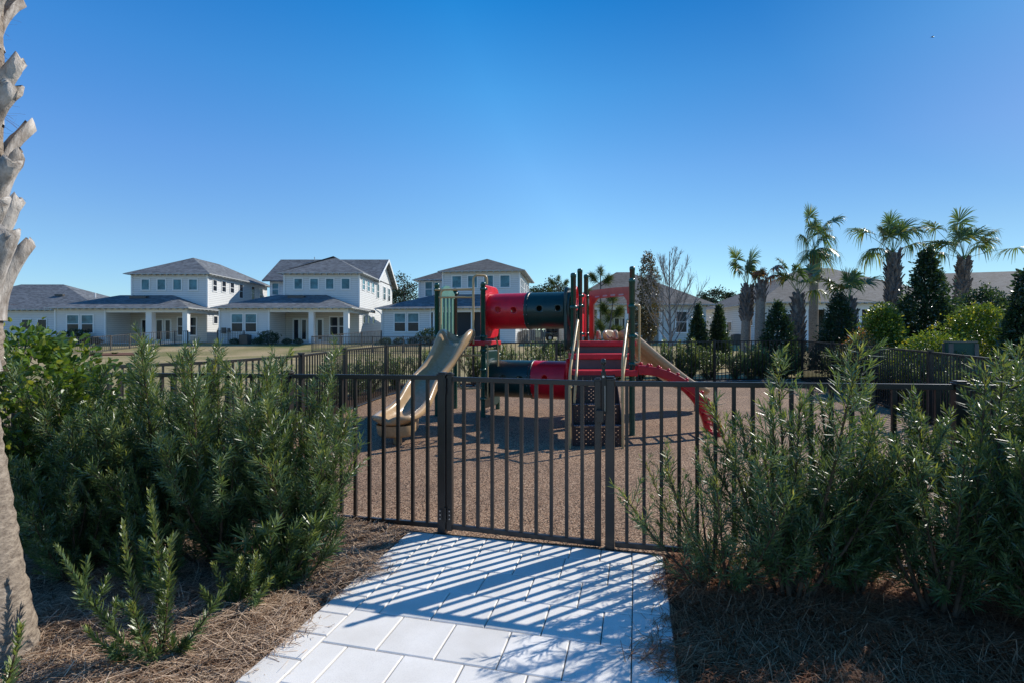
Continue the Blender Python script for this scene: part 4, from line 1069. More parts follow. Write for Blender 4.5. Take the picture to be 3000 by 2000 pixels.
# ================================================================== podocarpus shrubs
G_DK = np.array([.022, .058, .024]); G_MD = np.array([.058, .108, .040]); G_LT = np.array([.145, .200, .062]); G_YL = np.array([.34, .36, .10])
def along(pts, t):
    pts = np.asarray(pts); k = len(pts) - 1; f = np.clip(t, 0, .9999) * k; i = f.astype(int); f = (f - i)[:, None]
    return pts[i] * (1 - f) + pts[i + 1] * f, unit(pts[i + 1] - pts[i])
def twig_leaves(lv, pts, n, L, W, young, spread=55, t0=.05):
    t = np.sort(rng.uniform(t0, 1, n)) ; P, T = along(pts, t)
    az = np.arange(n) * 2.4 + rng.uniform(0, 6)
    ref = np.where(np.abs(T[:, 2:3]) < .9, np.array([[0, 0, 1.]]), np.array([[1., 0, 0]]))
    u = unit(np.cross(T, ref)); w_ = np.cross(T, u)
    sp = np.radians(spread * (1 - .55 * t ** 3) + rng.normal(0, 9, n))[:, None]
    D = T * np.cos(sp) + (u * np.cos(az)[:, None] + w_ * np.sin(az)[:, None]) * np.sin(sp); D[:, 2] += .12
    y = np.clip(young * (.2 + .8 * t ** 2) + rng.normal(0, .12, n), 0, 1)[:, None]
    c = np.where(y < .5, G_MD + (G_LT - G_MD) * y * 2, G_LT + (G_YL - G_LT) * (y - .5) * 2)
    k = rng.uniform(0, 1, n)[:, None] ** .5; c = G_DK * (1 - k) + c * k
    LL = L * rng.uniform(.7, 1.15, n) * (1 - .45 * t ** 4)
    lv.add(P, D, LL, W * rng.uniform(.8, 1.2, n), c, T)
def curve(p, d, ln, up=.35, n=6, wob=.08):
    p = np.array(p, float); d = np.array(d, float); d /= np.linalg.norm(d); out = [p.copy()]
    for i in range(n):
        d = d + np.array([0, 0, up / n]) + rng.normal(0, wob, 3) / n; d /= np.linalg.norm(d); p = p + d * ln / n; out.append(p.copy())
    return np.array(out)
def podocarpus(loc, H=1.5, spread=.45, stems=11, density=1.0, L=.062, W=.0085, young=.45, label=None, group=None, side=.34, low=.12, tall=(), lean=(0, 0), name='podocarpus_shrub', cat='shrub'):
    r = empty(name, (0, 0, 0), label, cat, group)
    lv = Leaves(); st = MB(); st2 = MB()
    for s in range(stems):
        a = 2.4 * s + rng.uniform(-.4, .4); tl = spread * math.sqrt((s + .6) / stems) * rng.uniform(.75, 1.1)
        h = H * rng.uniform(.74, .95) * (1 - .28 * (tl / max(spread, .01)) ** 2)
        if s in tall: h = H * rng.uniform(.98, 1.06)
        base = np.array([rng.normal(0, .035), rng.normal(0, .035), -.03])
        tx, ty = math.cos(a) * tl + lean[0], math.sin(a) * tl + lean[1]
        d = np.array([tx * 1.15, ty * 1.15, h * .62]); ln = math.sqrt(tx * tx + ty * ty + h * h)
        pts = curve(base, d, ln, .55, 9, .22)
        k = h / max(.1, pts[-1][2]); pts[:, 2] *= min(1.15, k) if k < 1 else 1
        st.tube(pts, list(np.linspace(.011, .0025, len(pts)) * (H / 1.4 + .2)), 5, caps=False)
        nb = int(ln / .052 * density ** .5)
        for b in range(nb):
            t = low + (1 - low) * (b + rng.uniform(0, 1)) / nb
            p, T = along(pts, np.array([t])); p = p[0]; T = T[0]
            az = rng.uniform(0, 2 * math.pi); o = np.array([math.cos(az), math.sin(az), 0]); o = o - T * o.dot(T); o /= np.linalg.norm(o) + 1e-9
            el = rng.uniform(.25, .7); l = side * rng.uniform(.5, 1.1) * (1.05 - t) ** .55 * (.85 if t < .25 else 1) + .04
            tw = curve(p, o * .85 + T * (el + .25) + np.array([0, 0, .25]), l, .5, 4, .2)
            if l > .1: st2.tube(tw[:4], [.003, .0025, .002, .0015], 3, caps=False)
            twig_leaves(lv, tw, int(max(6, l / .0068 * density)), L, W, young * rng.uniform(.1, 1.3) * (.35 + .65 * t))
        m = 1 - .45; twig_leaves(lv, pts, int(ln * .5 / .0058 * density), L, W, young * rng.uniform(.5, 1.5), t0=.5)
    o_ = len(st.v); st.v += st2.v; st.f += [[i + o_ for i in f] for f in st2.f]; st.sm += st2.sm; st.build('stem', M['stem'], r)
    lv.build('foliage', M['leaf_pod'], r, shape='blade')
    r.location = loc; return r
def place(proto, x, y, label, group=None, rz=0, s=1, first=False, z=None, sz=None):
    o = proto if first else copy_tree(proto)
    o.location = (x, y, (gz(x, y) if z is None else z) + .01); o.rotation_euler = (0, 0, rz); o.scale = (s, s, sz or s)
    if label: o['label'] = label
    if group: o['group'] = group
    elif 'group' in o: del o['group']
    return o

PA = podocarpus((0, 0, 0), 1.50, .40, 19, 1.35, W=.0072, L=.074, young=.6, tall=(1, 4, 8, 12), label='x', cat='shrub')  # young: paler new growth, with sunlit tops also put into the leaf colour
PB = podocarpus((0, 0, 0), 1.46, .48, 21, 1.35, W=.0070, young=.35, L=.070, tall=(2, 7, 11), label='x', cat='shrub')
PC = podocarpus((0, 0, 0), 1.12, .70, 12, .85, young=.9, L=.070, W=.0062, label='x', cat='shrub', low=.06)
g = 'tall narrow leaved shrubs in front of the fence'
place(PA, -1.46, 3.42, 'dense tall shrub nearest the paver path on its left, right end of the left row', g, 0.3, .93, first=True, z=0)
place(PB, -1.95, 3.42, 'tall dark shrub second from the path in the left row', g, 0, .96, first=True, z=0)
place(PA, -2.45, 3.55, 'tall shrub third from the path in the left row, its tips reaching the lawn behind', g, 2.2, .98, z=0)
place(PB, -2.92, 3.68, 'tall shrub fourth from the path in the left row', g, 2.9, .96, z=0)
place(PA, -3.32, 3.75, 'shrub at the left end of the row, beside the round leaved bush', g, 4.0, .88, z=0)
place(PB, -2.75, 3.22, 'low dark leafy shrub mass at the front of the left row, near the palm trunk', g, 1.2, .70, z=0)
place(PC, 1.25, 3.08, 'airy yellow green shrub whose branches reach toward the gate latch', g, .4, .96, first=True, z=0)
PD2 = podocarpus((0, 0, 0), 1.50, .44, 13, 1.05, W=.0072, L=.074, young=.6, tall=(1, 5), label='x', cat='shrub')
place(PD2, 1.62, 2.98, 'tall shrub right of the gate with one shoot rising above the rear fence', g, 5.1, .97, first=True, z=0)
place(PB, 2.02, 3.02, 'second tall shrub from the gate in the right row', g, 4.2, .76, z=0)
place(PD2, 2.36, 2.80, 'large tall glossy shrub in the middle of the right row', g, 2.5, .93, z=0)
place(PD2, 2.78, 2.82, 'large tall shrub second from the right edge of the photo', g, 1.0, .96, z=0)
place(PB, 2.72, 2.48, 'big dark shrub at the right edge of the photo, nearest to the camera', g, 3.0, .90, z=0)
place(PA, 3.25, 2.95, 'tall shrub at the far right edge behind the nearest one', g, 3.6, .98, z=0)
# the extra low skirt at the left of the path
PS = podocarpus((0, 0, 0), .55, .30, 9, 1.5, L=.085, W=.010, young=.55, side=.20, low=.02, label='bright low shoots at the foot of the shrub left of the path', cat='shrub')
place(PS, -1.36, 3.10, PS['label'], None, 0, 1.0, first=True, z=0)
# small thick leaved plants in the straw, left foreground
def sprig(loc, shoots, label, L=.045, W=.009, young=.35):
    r = empty('podocarpus_sapling', (0, 0, 0), label, 'shrub'); lv = Leaves(); st = MB()
    for (ax, ay, h, ln) in shoots:
        pts = curve((rng.normal(0, .015), rng.normal(0, .015), -.02), (ax, ay, h), ln, .5, 7, .25)
        st.tube(pts, list(np.linspace(.006, .0025, 8)), 5, caps=False)
        twig_leaves(lv, pts, int(ln / .0026), L * 1.25, W * .95, young * rng.uniform(.6, 1.8), 56, t0=.10)
        for b in range(int(ln / .16)):
            t = rng.uniform(.15, .7); p, T = along(pts, np.array([t])); a = rng.uniform(0, 6.28)
            tw = curve(p[0], T[0] + .8 * np.array([math.cos(a), math.sin(a), 0]), rng.uniform(.08, .16), .5, 4, .2)
            twig_leaves(lv, tw, 48, L * 1.2, W * .9, young * rng.uniform(.4, 1.4), 55)
    st.build('stem', M['stem'], r); lv.build('foliage', M['leaf_pod'], r, shape='blade'); r.location = loc; return r
sprig((-1.66, 2.38, .01), [(-1.1, .1, .9, .74), (-.35, .0, 1, .70), (.0, .1, 1, .82), (.22, .0, 1, .62), (.9, .1, .8, .46), (-.5, -.4, .6, .36), (.1, -.4, .8, .42)], 'young upright shrub with several shoots standing in the straw at lower left')
sprig((-1.50, 2.78, .01), [(-.3, 0, .8, .34), (.1, -.2, .8, .36), (.35, .1, .8, .38), (.6, .0, .5, .30), (-.1, .2, .9, .34), (.2, .2, .7, .3), (-.5, -.1, .5, .28)], 'small low dark shrub in the straw between the young upright shrub and the path')
sprig((-1.72, 1.66, .01), [(-.2, .0, 1, .66), (.18, .05, 1, .62), (.0, .1, .9, .5), (-.4, .1, .9, .5), (.35, 0, .8, .36)], 'blurred near shrub at the bottom left corner in front of the palm trunk', L=.042)
sprig((-1.42, 1.80, .01), [(-.1, .0, 1, .30), (.28, .05, .9, .28), (-.4, .1, .8, .24), (.1, .2, 1, .26)], 'small sprig poking up at the bottom edge beside the palm trunk', L=.042)
sprig((-2.10, 3.0, .01), [(-1.1, .1, .9, .9), (-.3, .2, 1, .8), (-.3, -.1, .9, .70), (.2, .1, .9, .7), (.4, 0, .7, .5), (-.6, -.1, .6, .5), (0, -.3, .7, .4)], 'leaning shrub with long arching shoots in the shade left of the tall row', young=.2)

# hedges outside the playground fence
HP = podocarpus((0, 0, 0), 1.30, .50, 11, .62, L=.085, W=.015, young=.6, side=.40, low=.02, label='x', cat='shrub', name='hedge_shrub')
HQ = podocarpus((0, 0, 0), 1.42, .42, 11, .62, L=.085, W=.017, young=.7, side=.38, low=.02, label='x', cat='shrub', name='hedge_shrub')
HR = podocarpus((0, 0, 0), 1.45, .52, 13, .7, L=.075, W=.012, young=.5, side=.40, low=.02, label='x', cat='shrub', name='hedge_shrub')
first = {id(HP): True, id(HQ): True, id(HR): True}
def hedge(pts, step, label, group, protos, s0=.9, s1=1.08):
    for a, b in zip(pts[:-1], pts[1:]):
        a = Vector(a); b = Vector(b); n = max(1, int((b - a).length / step))
        for i in range(n):
            p = a + (b - a) * ((i + random.uniform(.2, .8)) / n); pr = random.choice(protos)
            place(pr, p.x, p.y, label, group, random.uniform(0, 6.3), random.uniform(s0, s1), first=first[id(pr)]); first[id(pr)] = False
hedge([(-4.1, 6.2), (-3.8, 8.0), (-3.9, 10.1), (-3.7, 12.6), (-3.2, 14.4)], .72, 'hedge shrub growing along the outside of the left playground fence', 'hedge along the left fence', [HP, HP, HQ], .72, .90)
hedge([(-2.9, 14.95), (3.0, 15.65), (9.0, 16.4)], .60, 'hedge shrub growing along the outside of the rear playground fence', 'hedge along the rear fence', [HP, HQ], .86, 1.06)
hedge([(9.6, 15.4), (9.1, 13.3), (8.6, 11), (7.9, 8.7), (6.9, 6.5), (6.0, 4.2)], .70, 'hedge shrub growing along the outside of the right playground fence', 'hedge along the right fence', [HR, HP], .84, 1.02)
for x, y in ((10.2, 12.2), (9.7, 9.6), (8.9, 7.6), (8.0, 6.2), (10.7, 10.6)): place(HR, x, y, 'hedge shrub in the second row beyond the right playground fence', 'second row beyond the right fence', x * 7, 1.0)

# ================================================================== broad leaved plants
def cloud(lv, pts, out, nper, L, W, cols, jit=.06, updroop=0):
    """clusters of leaves at pts, facing along out"""
    n = len(pts); P = np.repeat(pts, nper, 0) + rng.normal(0, jit, (n * nper, 3)); O = np.repeat(out, nper, 0)
    D = O + rng.normal(0, .55, P.shape); D[:, 2] += .25
    k = np.repeat(rng.uniform(0, 1, n), nper)[:, None] * .6 + rng.uniform(0, 1, (n * nper, 1)) * .4
    c = cols[0] * (1 - k) + cols[1] * k; y = rng.uniform(0, 1, (n * nper, 1)); c = np.where(y > .86, cols[2], c)
    lv.add(P, D, L * rng.uniform(.7, 1.2, len(P)), W * rng.uniform(.8, 1.2, len(P)), c)
def shell(n, fr, H, z0, inner=.45, lump=.16, seed=0):
    """points in a volume of revolution; fr(t) radius at height t, with lumps and hollows"""
    t = rng.uniform(0, 1, n * 2); R_ = fr(t); a = rng.uniform(0, 2 * math.pi, n * 2)
    keep = rng.uniform(0, 1, n * 2) < (.25 + .75 * R_ / max(R_.max(), 1e-6)); t, R_, a = t[keep][:n], R_[keep][:n], a[keep][:n]
    q = inner + (1 - inner) * rng.uniform(0, 1, len(t)) ** .5
    l = 1 + lump * np.sin(a * 5 + t * 9 + seed) * np.sin(t * 14 + a * 2 + seed * 2) + lump * .6 * np.sin(a * 11 + t * 25 + seed)
    rr = R_ * q * l; P = np.stack([rr * np.cos(a), rr * np.sin(a), z0 + H * t + rng.normal(0, .02 * H, len(t))], 1)
    return P, unit(np.stack([np.cos(a), np.sin(a), .35 + .6 * t], 1))
def broad(name, x, y, H, fr, ncl, nper, L, W, cols, label, cat, group=None, z0=.15, trunk=.05, mat='leaf_broad', lump=.26, inner=.45, fine=None, bark='bark', jit=.06):
    r = empty(name, (0, 0, 0), label, cat, group)
    P, O = shell(ncl, fr, H - z0, z0, inner, lump, rng.uniform(0, 6)); lv = Leaves(); P = P * (1 + rng.normal(0, .07, (len(P), 1)) * [1, 1, .25]); cloud(lv, P, O, nper, L, W, cols, jit)
    lv.build('crown' if cat == 'tree' else 'foliage', M[mat], r, shape='broad')
    m = MB(); pts = curve((0, 0, -.1), (0, 0, 1), H * .92, 0, 7, .12); m.tube(pts, list(np.linspace(trunk, trunk * .2, 8)), 8)
    for i in range(26):
        k = rng.integers(len(P)); t = max(.08, min(.85, P[k][2] / H - .12)); p, _ = along(pts, np.array([t])); q = P[k]
        m.tube([p[0], (p[0] * .5 + q * .5) + np.array([0, 0, .04 * H * .3]), q], [trunk * .3, trunk * .18, trunk * .06], 5, caps=False)
    m.build('trunk' if cat == 'tree' else 'stem', M[bark], r)
    r.location = (x, y, gz(x, y)); return r
VIB = (np.array([.035, .075, .015]), np.array([.11, .19, .035]), np.array([.20, .24, .05]))
broad('round_leaf_bush', -3.62, 3.72, 1.55, lambda t: .58 * np.sqrt(np.clip(1 - (t * 2 - .95) ** 2 * .85, .02, 1)), 700, 9, .062, .034, VIB, 'bright green bush with rounded glossy leaves behind the palm trunk at left', 'shrub', z0=.45, jit=.035)
HOLLY = (np.array([.010, .030, .018]), np.array([.028, .062, .030]), np.array([.05, .085, .035]))
cone = lambda w, p=.8: (lambda t: w * (np.clip(1 - t, 0, 1) ** p) * np.clip(t * 6 + .55, 0, 1))
def tr(name, px, Y, ptop, w, label, fr=None, cols=HOLLY, ncl=950, nper=9, L=.10, W=.045, cat='tree', **k):
    x = X_(px, Y); H = Z_(ptop, Y) - gz(x, Y); return broad(name, x, Y, H, fr or cone(w), ncl, nper, L, W, cols, label, cat, **k)
tr('holly_tree', 2045, 22, 898, .52, 'conical dark evergreen, left one of the close pair beside the bare tree')
tr('holly_tree', 2106, 22.5, 900, .50, 'conical dark evergreen, right one of the close pair beside the bare tree')
tr('holly_tree', 2278, 17.5, 892, .78, 'small dark conical evergreen between the two left palms of the row')
tr('holly_tree', 2458, 17, 870, .84, 'broad dark conical evergreen below the low wide palm', fr=cone(.76, .6), lump=.28)
tr('magnolia_tree', 2716, 14.2, 738, .80, 'tall dark pointed evergreen, tallest of the conical trees, right of the booted palm', fr=lambda t: np.interp(t, [0, .15, .5, .62, .72, .85, 1], [.52, .66, .64, .50, .28, .20, .03]), ncl=1500, nper=10, L=.11, W=.045, lump=.36)
tr('holly_tree', 2884, 15.5, 852, .85, 'round topped dark evergreen behind the yellow green bush at right', fr=lambda t: .85 * np.sqrt(np.clip(1 - t ** 3, .0, 1)))
tr('holly_tree', 3010, 9.5, 800, .55, 'dark evergreen cut by the right edge of the photo')
YB = (np.array([.045, .085, .015]), np.array([.13, .20, .03]), np.array([.30, .30, .04]))
rnd = lambda w: (lambda t: w * np.sqrt(np.clip(1 - (t * 1.9 - .8) ** 2 * .8, .02, 1)))
tr('viburnum_bush', 2585, 13.2, 905, .9, 'yellow green leafy bush left of the tall pointed evergreen', fr=rnd(.46), cols=YB, lump=.34, ncl=1200, nper=9, L=.075, W=.04, cat='shrub', z0=.2)
tr('viburnum_bush', 2870, 12.0, 905, .9, 'rounded yellow green bush at right, in front of the long low roof', fr=rnd(.68), cols=YB, lump=.34, ncl=1500, nper=9, L=.07, W=.036, cat='shrub', z0=.2)
tr('viburnum_bush', 2735, 10.8, 985, .5, 'low yellow green bush at the foot of the tall pointed evergreen', fr=rnd(.6), cols=YB, ncl=700, nper=9, L=.07, W=.036, cat='shrub', z0=.1)
RD = (np.array([.06, .09, .02]), np.array([.16, .10, .04]), np.array([.42, .12, .05]))
tr('red_tipped_shrub', 2520, 12.6, 975, .4, 'small shrub with reddish new leaves behind the right fence', fr=rnd(.35), cols=RD, ncl=320, nper=8, L=.06, W=.02, cat='shrub', z0=.2)
BR = (np.array([.03, .035, .018]), np.array([.085, .075, .035]), np.array([.16, .10, .05]))
tr('narrow_tree', 1900, 24, 747, .62, 'narrow upright tree with brownish leaves left of the bare tree', fr=lambda t: .50 * np.sqrt(np.clip(np.sin(np.pi * (t * .93 + .07)), 0, 1)), cols=BR, ncl=700, nper=8, L=.10, W=.05, z0=1.1, trunk=.07, inner=.2, lump=.3)
# foundation shrubs by the houses
SH = broad('foundation_shrub', -34, 46.9, 1.0, rnd(.8), 260, 8, .12, .05, HOLLY, 'x', 'shrub', z0=.1)
def fs(x, y, s, label, grp, first=False): place(SH, x, y, label, grp, x * 3, s, first=first)
fs(-40.0, 46.9, 1.25, 'dark shrub under the double window of the leftmost two storey house', None, True)
for x in (-41.6, -38.2): fs(x, 46.9, .6, 'small dark shrub along the wall of the leftmost two storey house', 'shrubs by the leftmost house')
fs(-22.3, 46.8, 1.1, 'dark shrub under the double window of the middle white house', None)
for x in (-25.4, -23.4, -20.6, -19.6): fs(x, 46.9, .5, 'small shrub along the wall of the middle white house', 'shrubs by the middle house')
fs(-7.3, 46.2, 1.35, 'spreading shrub beside the double window of the grey house behind the play structure', None)
for x in (-11.4, -10.2, -9.0, -5.6, -4.2): fs(x, 46.3, .6, 'small shrub along the wall of the house behind the play structure', 'shrubs by the house behind the play structure')
for x in (2.6, 3.6, 5.0, 6.6): fs(x, 33, 1.0, 'low shrub in the lawn bed between the houses, seen under the upper tunnel', 'shrubs in the gap between houses')

# grass tufts and bed on the left lawn
m, nt_, b_ = new_mat('red mulch'); nt_.nodes.remove(nt_.nodes[0]) if False else None
M['red_mulch'] = soil('reddish mulch', (.09, .045, .03), (.22, .12, .08), 6)
bed = MB(); k = 24; c0 = (-29.4, 38.0)
bed.add([(c0[0] + 2.2 * math.cos(2 * math.pi * i / k) * (1 + .1 * math.sin(i * 3)), c0[1] + 1.6 * math.sin(2 * math.pi * i / k), gz(0, c0[1] + 1.6 * math.sin(2 * math.pi * i / k)) + .03) for i in range(k)], [tuple(range(k))])
bed.build('lawn_bed', M['red_mulch'])['kind'] = 'structure'
lv = Leaves()
for i in range(9):
    c = np.array([c0[0] + rng.uniform(-1.8, 1.8), c0[1] + rng.uniform(-1, 1), gz(0, c0[1])]); n = 120; a = rng.uniform(0, 6.28, n)
    lv.add(c + rng.normal(0, .05, (n, 3)) * [1, 1, 0], np.stack([np.cos(a) * .5, np.sin(a) * .5, np.ones(n)], 1), rng.uniform(.3, .55, n), .03, np.array([.10, .12, .05]) * rng.uniform(.6, 1.4, (n, 1)))
tag(lv.build('ornamental_grass', M['leaf_far'], droop=.5), 'low tufts of ornamental grass in a mulch bed on the left lawn', 'grass', kind='stuff')

# ================================================================== palms
def frond(parent, base, d, pet, fan, nl, cols, droop=.35, wid=.044, fold=.25, name='frond', spread=1.9, off=None):
    """costapalmate fan: arching petiole and leaflets radiating from its tip"""
    base = np.array(base, float); d = np.array(d, float); d /= np.linalg.norm(d)
    pts = curve(base, d, pet, -.28 * (1 - abs(d[2])) - .1, 5, .03); tip = pts[-1]; f = unit(pts[-1] - pts[-2])
    ref = np.array([0, 0, 1.]) if abs(f[2]) < .93 else np.array([1., 0, 0])
    s = unit(np.cross(f, ref)); u = np.cross(s, f)
    V = []; Fc = []; C = []
    # petiole strip (3 sided)
    m = len(pts)
    for i, p in enumerate(pts):
        r_ = .016 - .008 * i / m
        for q in (s * r_, -s * r_, -u * r_): V.append(p + q); C.append(cols[1] * 1.2)
    for i in range(m - 1):
        for j in range(3): Fc.append([i * 3 + j, i * 3 + (j + 1) % 3, i * 3 + 3 + (j + 1) % 3, i * 3 + 3 + j])
    Fc = [np.array(Fc)]; q4 = []
    for i in range(nl):
        a = (i / (nl - 1) - .5) * 2 * spread + rng.normal(0, .04)
        L = fan * (1 - .18 * (abs(a) / spread) ** 2) * rng.uniform(.88, 1.08)
        o = tip + f * .10 * fan * math.cos(a) * (1 if abs(a) < 1.2 else .3)
        dr = f * math.cos(a) + s * math.sin(a) + u * (fold * (abs(math.sin(a)) - .3)); dr = unit(dr)
        side = unit(np.cross(dr, u)); dz = droop * rng.uniform(.6, 1.4); c = cols[0] + (cols[1] - cols[0]) * rng.uniform(0, 1)
        if rng.uniform() < .12: c = cols[2]
        rows = []
        for t, w_ in ((0, .35), (.35, 1), (.7, .75), (1, .08)):
            p = o + dr * L * t; p = p + np.array([0, 0, -1.]) * dz * L * t ** 2.4
            if t == 1: p = p - dr * L * .12 * dz
            rows += [p - side * wid * w_ / 2, p + side * wid * w_ / 2]
        b = len(V); V += rows; C += [c * (.9 + .2 * (k // 2) / 3) for k in range(8)]
        q4 += [[b + 2 * k, b + 2 * k + 1, b + 2 * k + 3, b + 2 * k + 2] for k in range(3)]
    Fc.append(np.array(q4)); return np_mesh(name, np.array(V), Fc, M['leaf_palm'], parent, np.array(C))
PG = (np.array([.022, .055, .016]), np.array([.085, .14, .035]), np.array([.17, .17, .05])); PD = (np.array([.10, .05, .025]), np.array([.24, .12, .055]), np.array([.30, .18, .08]))
def boots(parent, path, r0, z0, z1, n, L=.26, W=.11, mat='palm_boot_far', out=.75, fib=False, stub=.5):
    """criss-cross leaf bases spiralling up the trunk"""
    V = []; Q = []
    for i in range(n):
        t = (i + .5) / n; z = z0 + (z1 - z0) * t; a = i * 2.39996 + rng.normal(0, .12)
        c, T = along(path, np.array([z])); c = c[0]
        o = np.array([math.cos(a), math.sin(a), 0]); tg = np.array([-math.sin(a), math.cos(a), 0])
        l = L * rng.uniform(.75, 1.2); w_ = W * rng.uniform(.85, 1.15); sk = rng.normal(0, .25)
        rows = []
        for u, ww, oo, zz, th in ((0, 1.25, -.02, -.25, .02), (.3, 1.0, .02, .05, .028), (.62, .72, .10 + .16 * out, .38, .026), (1, .60, .2 + .42 * out, .75, .018)):
            p = c + o * ((r0 + l * oo * .8) * (1 - .28 * t ** 3)) + np.array([0, 0, l * zz]) + tg * (sk * l * u)
            nn = unit(o * .7 + np.array([0, 0, -.5 * u])) * th * (L / .26)
            rows += [p - tg * w_ * ww / 2 - nn * .2, p + tg * w_ * ww / 2 - nn * .2, p + tg * w_ * ww * .32 + nn, p - tg * w_ * ww * .32 + nn]
        b = len(V); V += rows
        for k in range(3):
            for j in range(4): Q.append([b + 4 * k + j, b + 4 * k + (j + 1) % 4, b + 4 * k + 4 + (j + 1) % 4, b + 4 * k + 4 + j])
        Q.append([b + 12, b + 13, b + 14, b + 15])
    return np_mesh('leaf_bases', np.array(V), [np.array(Q)], M[mat], parent)
def palm(px, Y, ptrunk, label, rt=.17, boot=(.45, 1), fr=(), pxb=None, cols=PG, nboot=110, rb=.24, scale=1.0, bootlen=.30, dead=False):
    xt = X_(px, Y); zt = Z_(ptrunk, Y); xb = X_(pxb or px, Y); z0 = gz(xb, Y)
    r = empty('cabbage_palm', (0, 0, 0), label, 'palm tree', 'palm trees in front of the houses')
    path = np.array([[0, 0, -.1], [(xt - xb) * .25, 0, (zt - z0) * .33], [(xt - xb) * .6, 0, (zt - z0) * .66], [xt - xb, 0, zt - z0]])
    pp, _ = along(path, np.linspace(0, 1, 24))
    MB().tube(pp, [rt * (1.08 - .10 * i / 23) * (1 + .03 * (i % 2)) for i in range(24)], 14).build('trunk', M['palm_bark'], r)
    if nboot: boots(r, path, rb * .72, boot[0], boot[1], nboot, L=bootlen, W=.13, out=.62).data
    top = path[-1]
    for (az, el, pet, fan, dr) in fr:
        a = R(az); d = np.array([math.cos(a) * math.cos(R(el)), math.sin(a) * math.cos(R(el)), math.sin(R(el))])
        c = cols if not (dead and rng.uniform() < .85) else PD
        frond(r, top + np.array([0, 0, .02]) + d * .02, d, pet * scale, fan * scale, 34, c, droop=dr)
    r.location = (xb, Y, z0); return r
def crown(spec, n, pet=.55, fan=.62, el=(20, 85), dr=.5):
    out = list(spec)
    for i in range(n): out.append((i * 137.5 + random.uniform(-20, 20), random.uniform(*el), pet * random.uniform(.75, 1.15), fan * random.uniform(.85, 1.1), dr * random.uniform(.7, 1.4)))
    return out
palm(2190, 20, 845, 'short palm with rough criss cross trunk at the left end of the palm row', rt=.17, pxb=2182, boot=(.62, 1), nboot=90, fr=crown([(160, 72, 1.15, .78, .3), (40, 78, 1.05, .78, .3)], 7, .75, .62, (48, 88), .7))
palm(2230, 19.5, 830, 'palm with a smooth brown trunk and a dead brown crown', pxb=2223, boot=(.80, 1), nboot=26, rb=.22, cols=PD, fr=[(10, 50, .75, .6, .9), (100, 70, .3, .4, .6), (200, 60, .3, .4, .8), (330, 40, .35, .45, .9), (60, 78, .3, .45, .4)])
palm(2340, 19, 865, 'palm with rough grey trunk, third from the left in the row', pxb=2336, boot=(.25, 1), nboot=110, fr=crown([(160, 66, 1.1, .78, .4), (20, 60, 1.0, .75, .4), (350, 25, .5, .6, .9)], 7, .75, .62, (40, 88), .6))
palm(2386, 21, 735, 'tall slim palm with a smooth brown trunk and a narrow drooping crown', rt=.165, pxb=2382, boot=(.74, .92), nboot=34, rb=.20, fr=[(15, 55, 1.5, .75, .5), (165, 82, 1.35, .62, .1), (200, 78, .9, .75, 1.0), (340, 70, .9, .8, 1.1), (250, 75, .95, .8, 1.2), (80, 78, .9, .8, 1.0), (30, 66, .8, .8, 1.1), (290, 50, .5, .8, 1.2), (150, 60, .6, .7, 1.2), (0, -25, .25, .75, .6), (180, -20, .25, .7, .6), (270, -10, .2, .8, .8), (230, 10, .3, .8, .9), (310, 15, .3, .8, .9)])
palm(2488, 17.5, 880, 'low wide palm whose fronds spread above the broad dark conical tree', pxb=2486, boot=(.5, 1), nboot=60, scale=.92, fr=crown([(168, 48, .85, .8, .35), (12, 45, .9, .85, .35), (352, 5, 1.1, .6, .6), (90, 80, .6, .8, .3)], 5, .7, .7, (35, 80), .5))
palm(2617, 19, 742, 'tall palm with a thick criss cross trunk left of the tall pointed evergreen', pxb=2612, boot=(.50, 1), nboot=130, rb=.25, bootlen=.32, fr=crown([(172, 42, 1.25, .85, .75), (10, 50, 1.1, .85, .7), (60, 72, .9, .85, .4), (140, 76, .6, .75, .5), (20, 66, .9, .8, .3), (120, 84, 1.0, .8, .3)], 7, .7, .72, (15, 80), .8))
palm(2824, 19.5, 762, 'tall palm at right with a fan of fronds reaching the right edge of the photo', pxb=2810, boot=(.46, 1), nboot=130, rb=.245, bootlen=.31, fr=crown([(165, 56, 1.5, .9, .6), (8, 22, 2.3, .95, .55), (80, 74, 1.0, .95, .5), (20, 62, 1.0, .9, .5), (190, 40, .9, .8, .7), (110, 84, 1.4, .85, .3)], 7, .9, .8, (25, 85), .8))

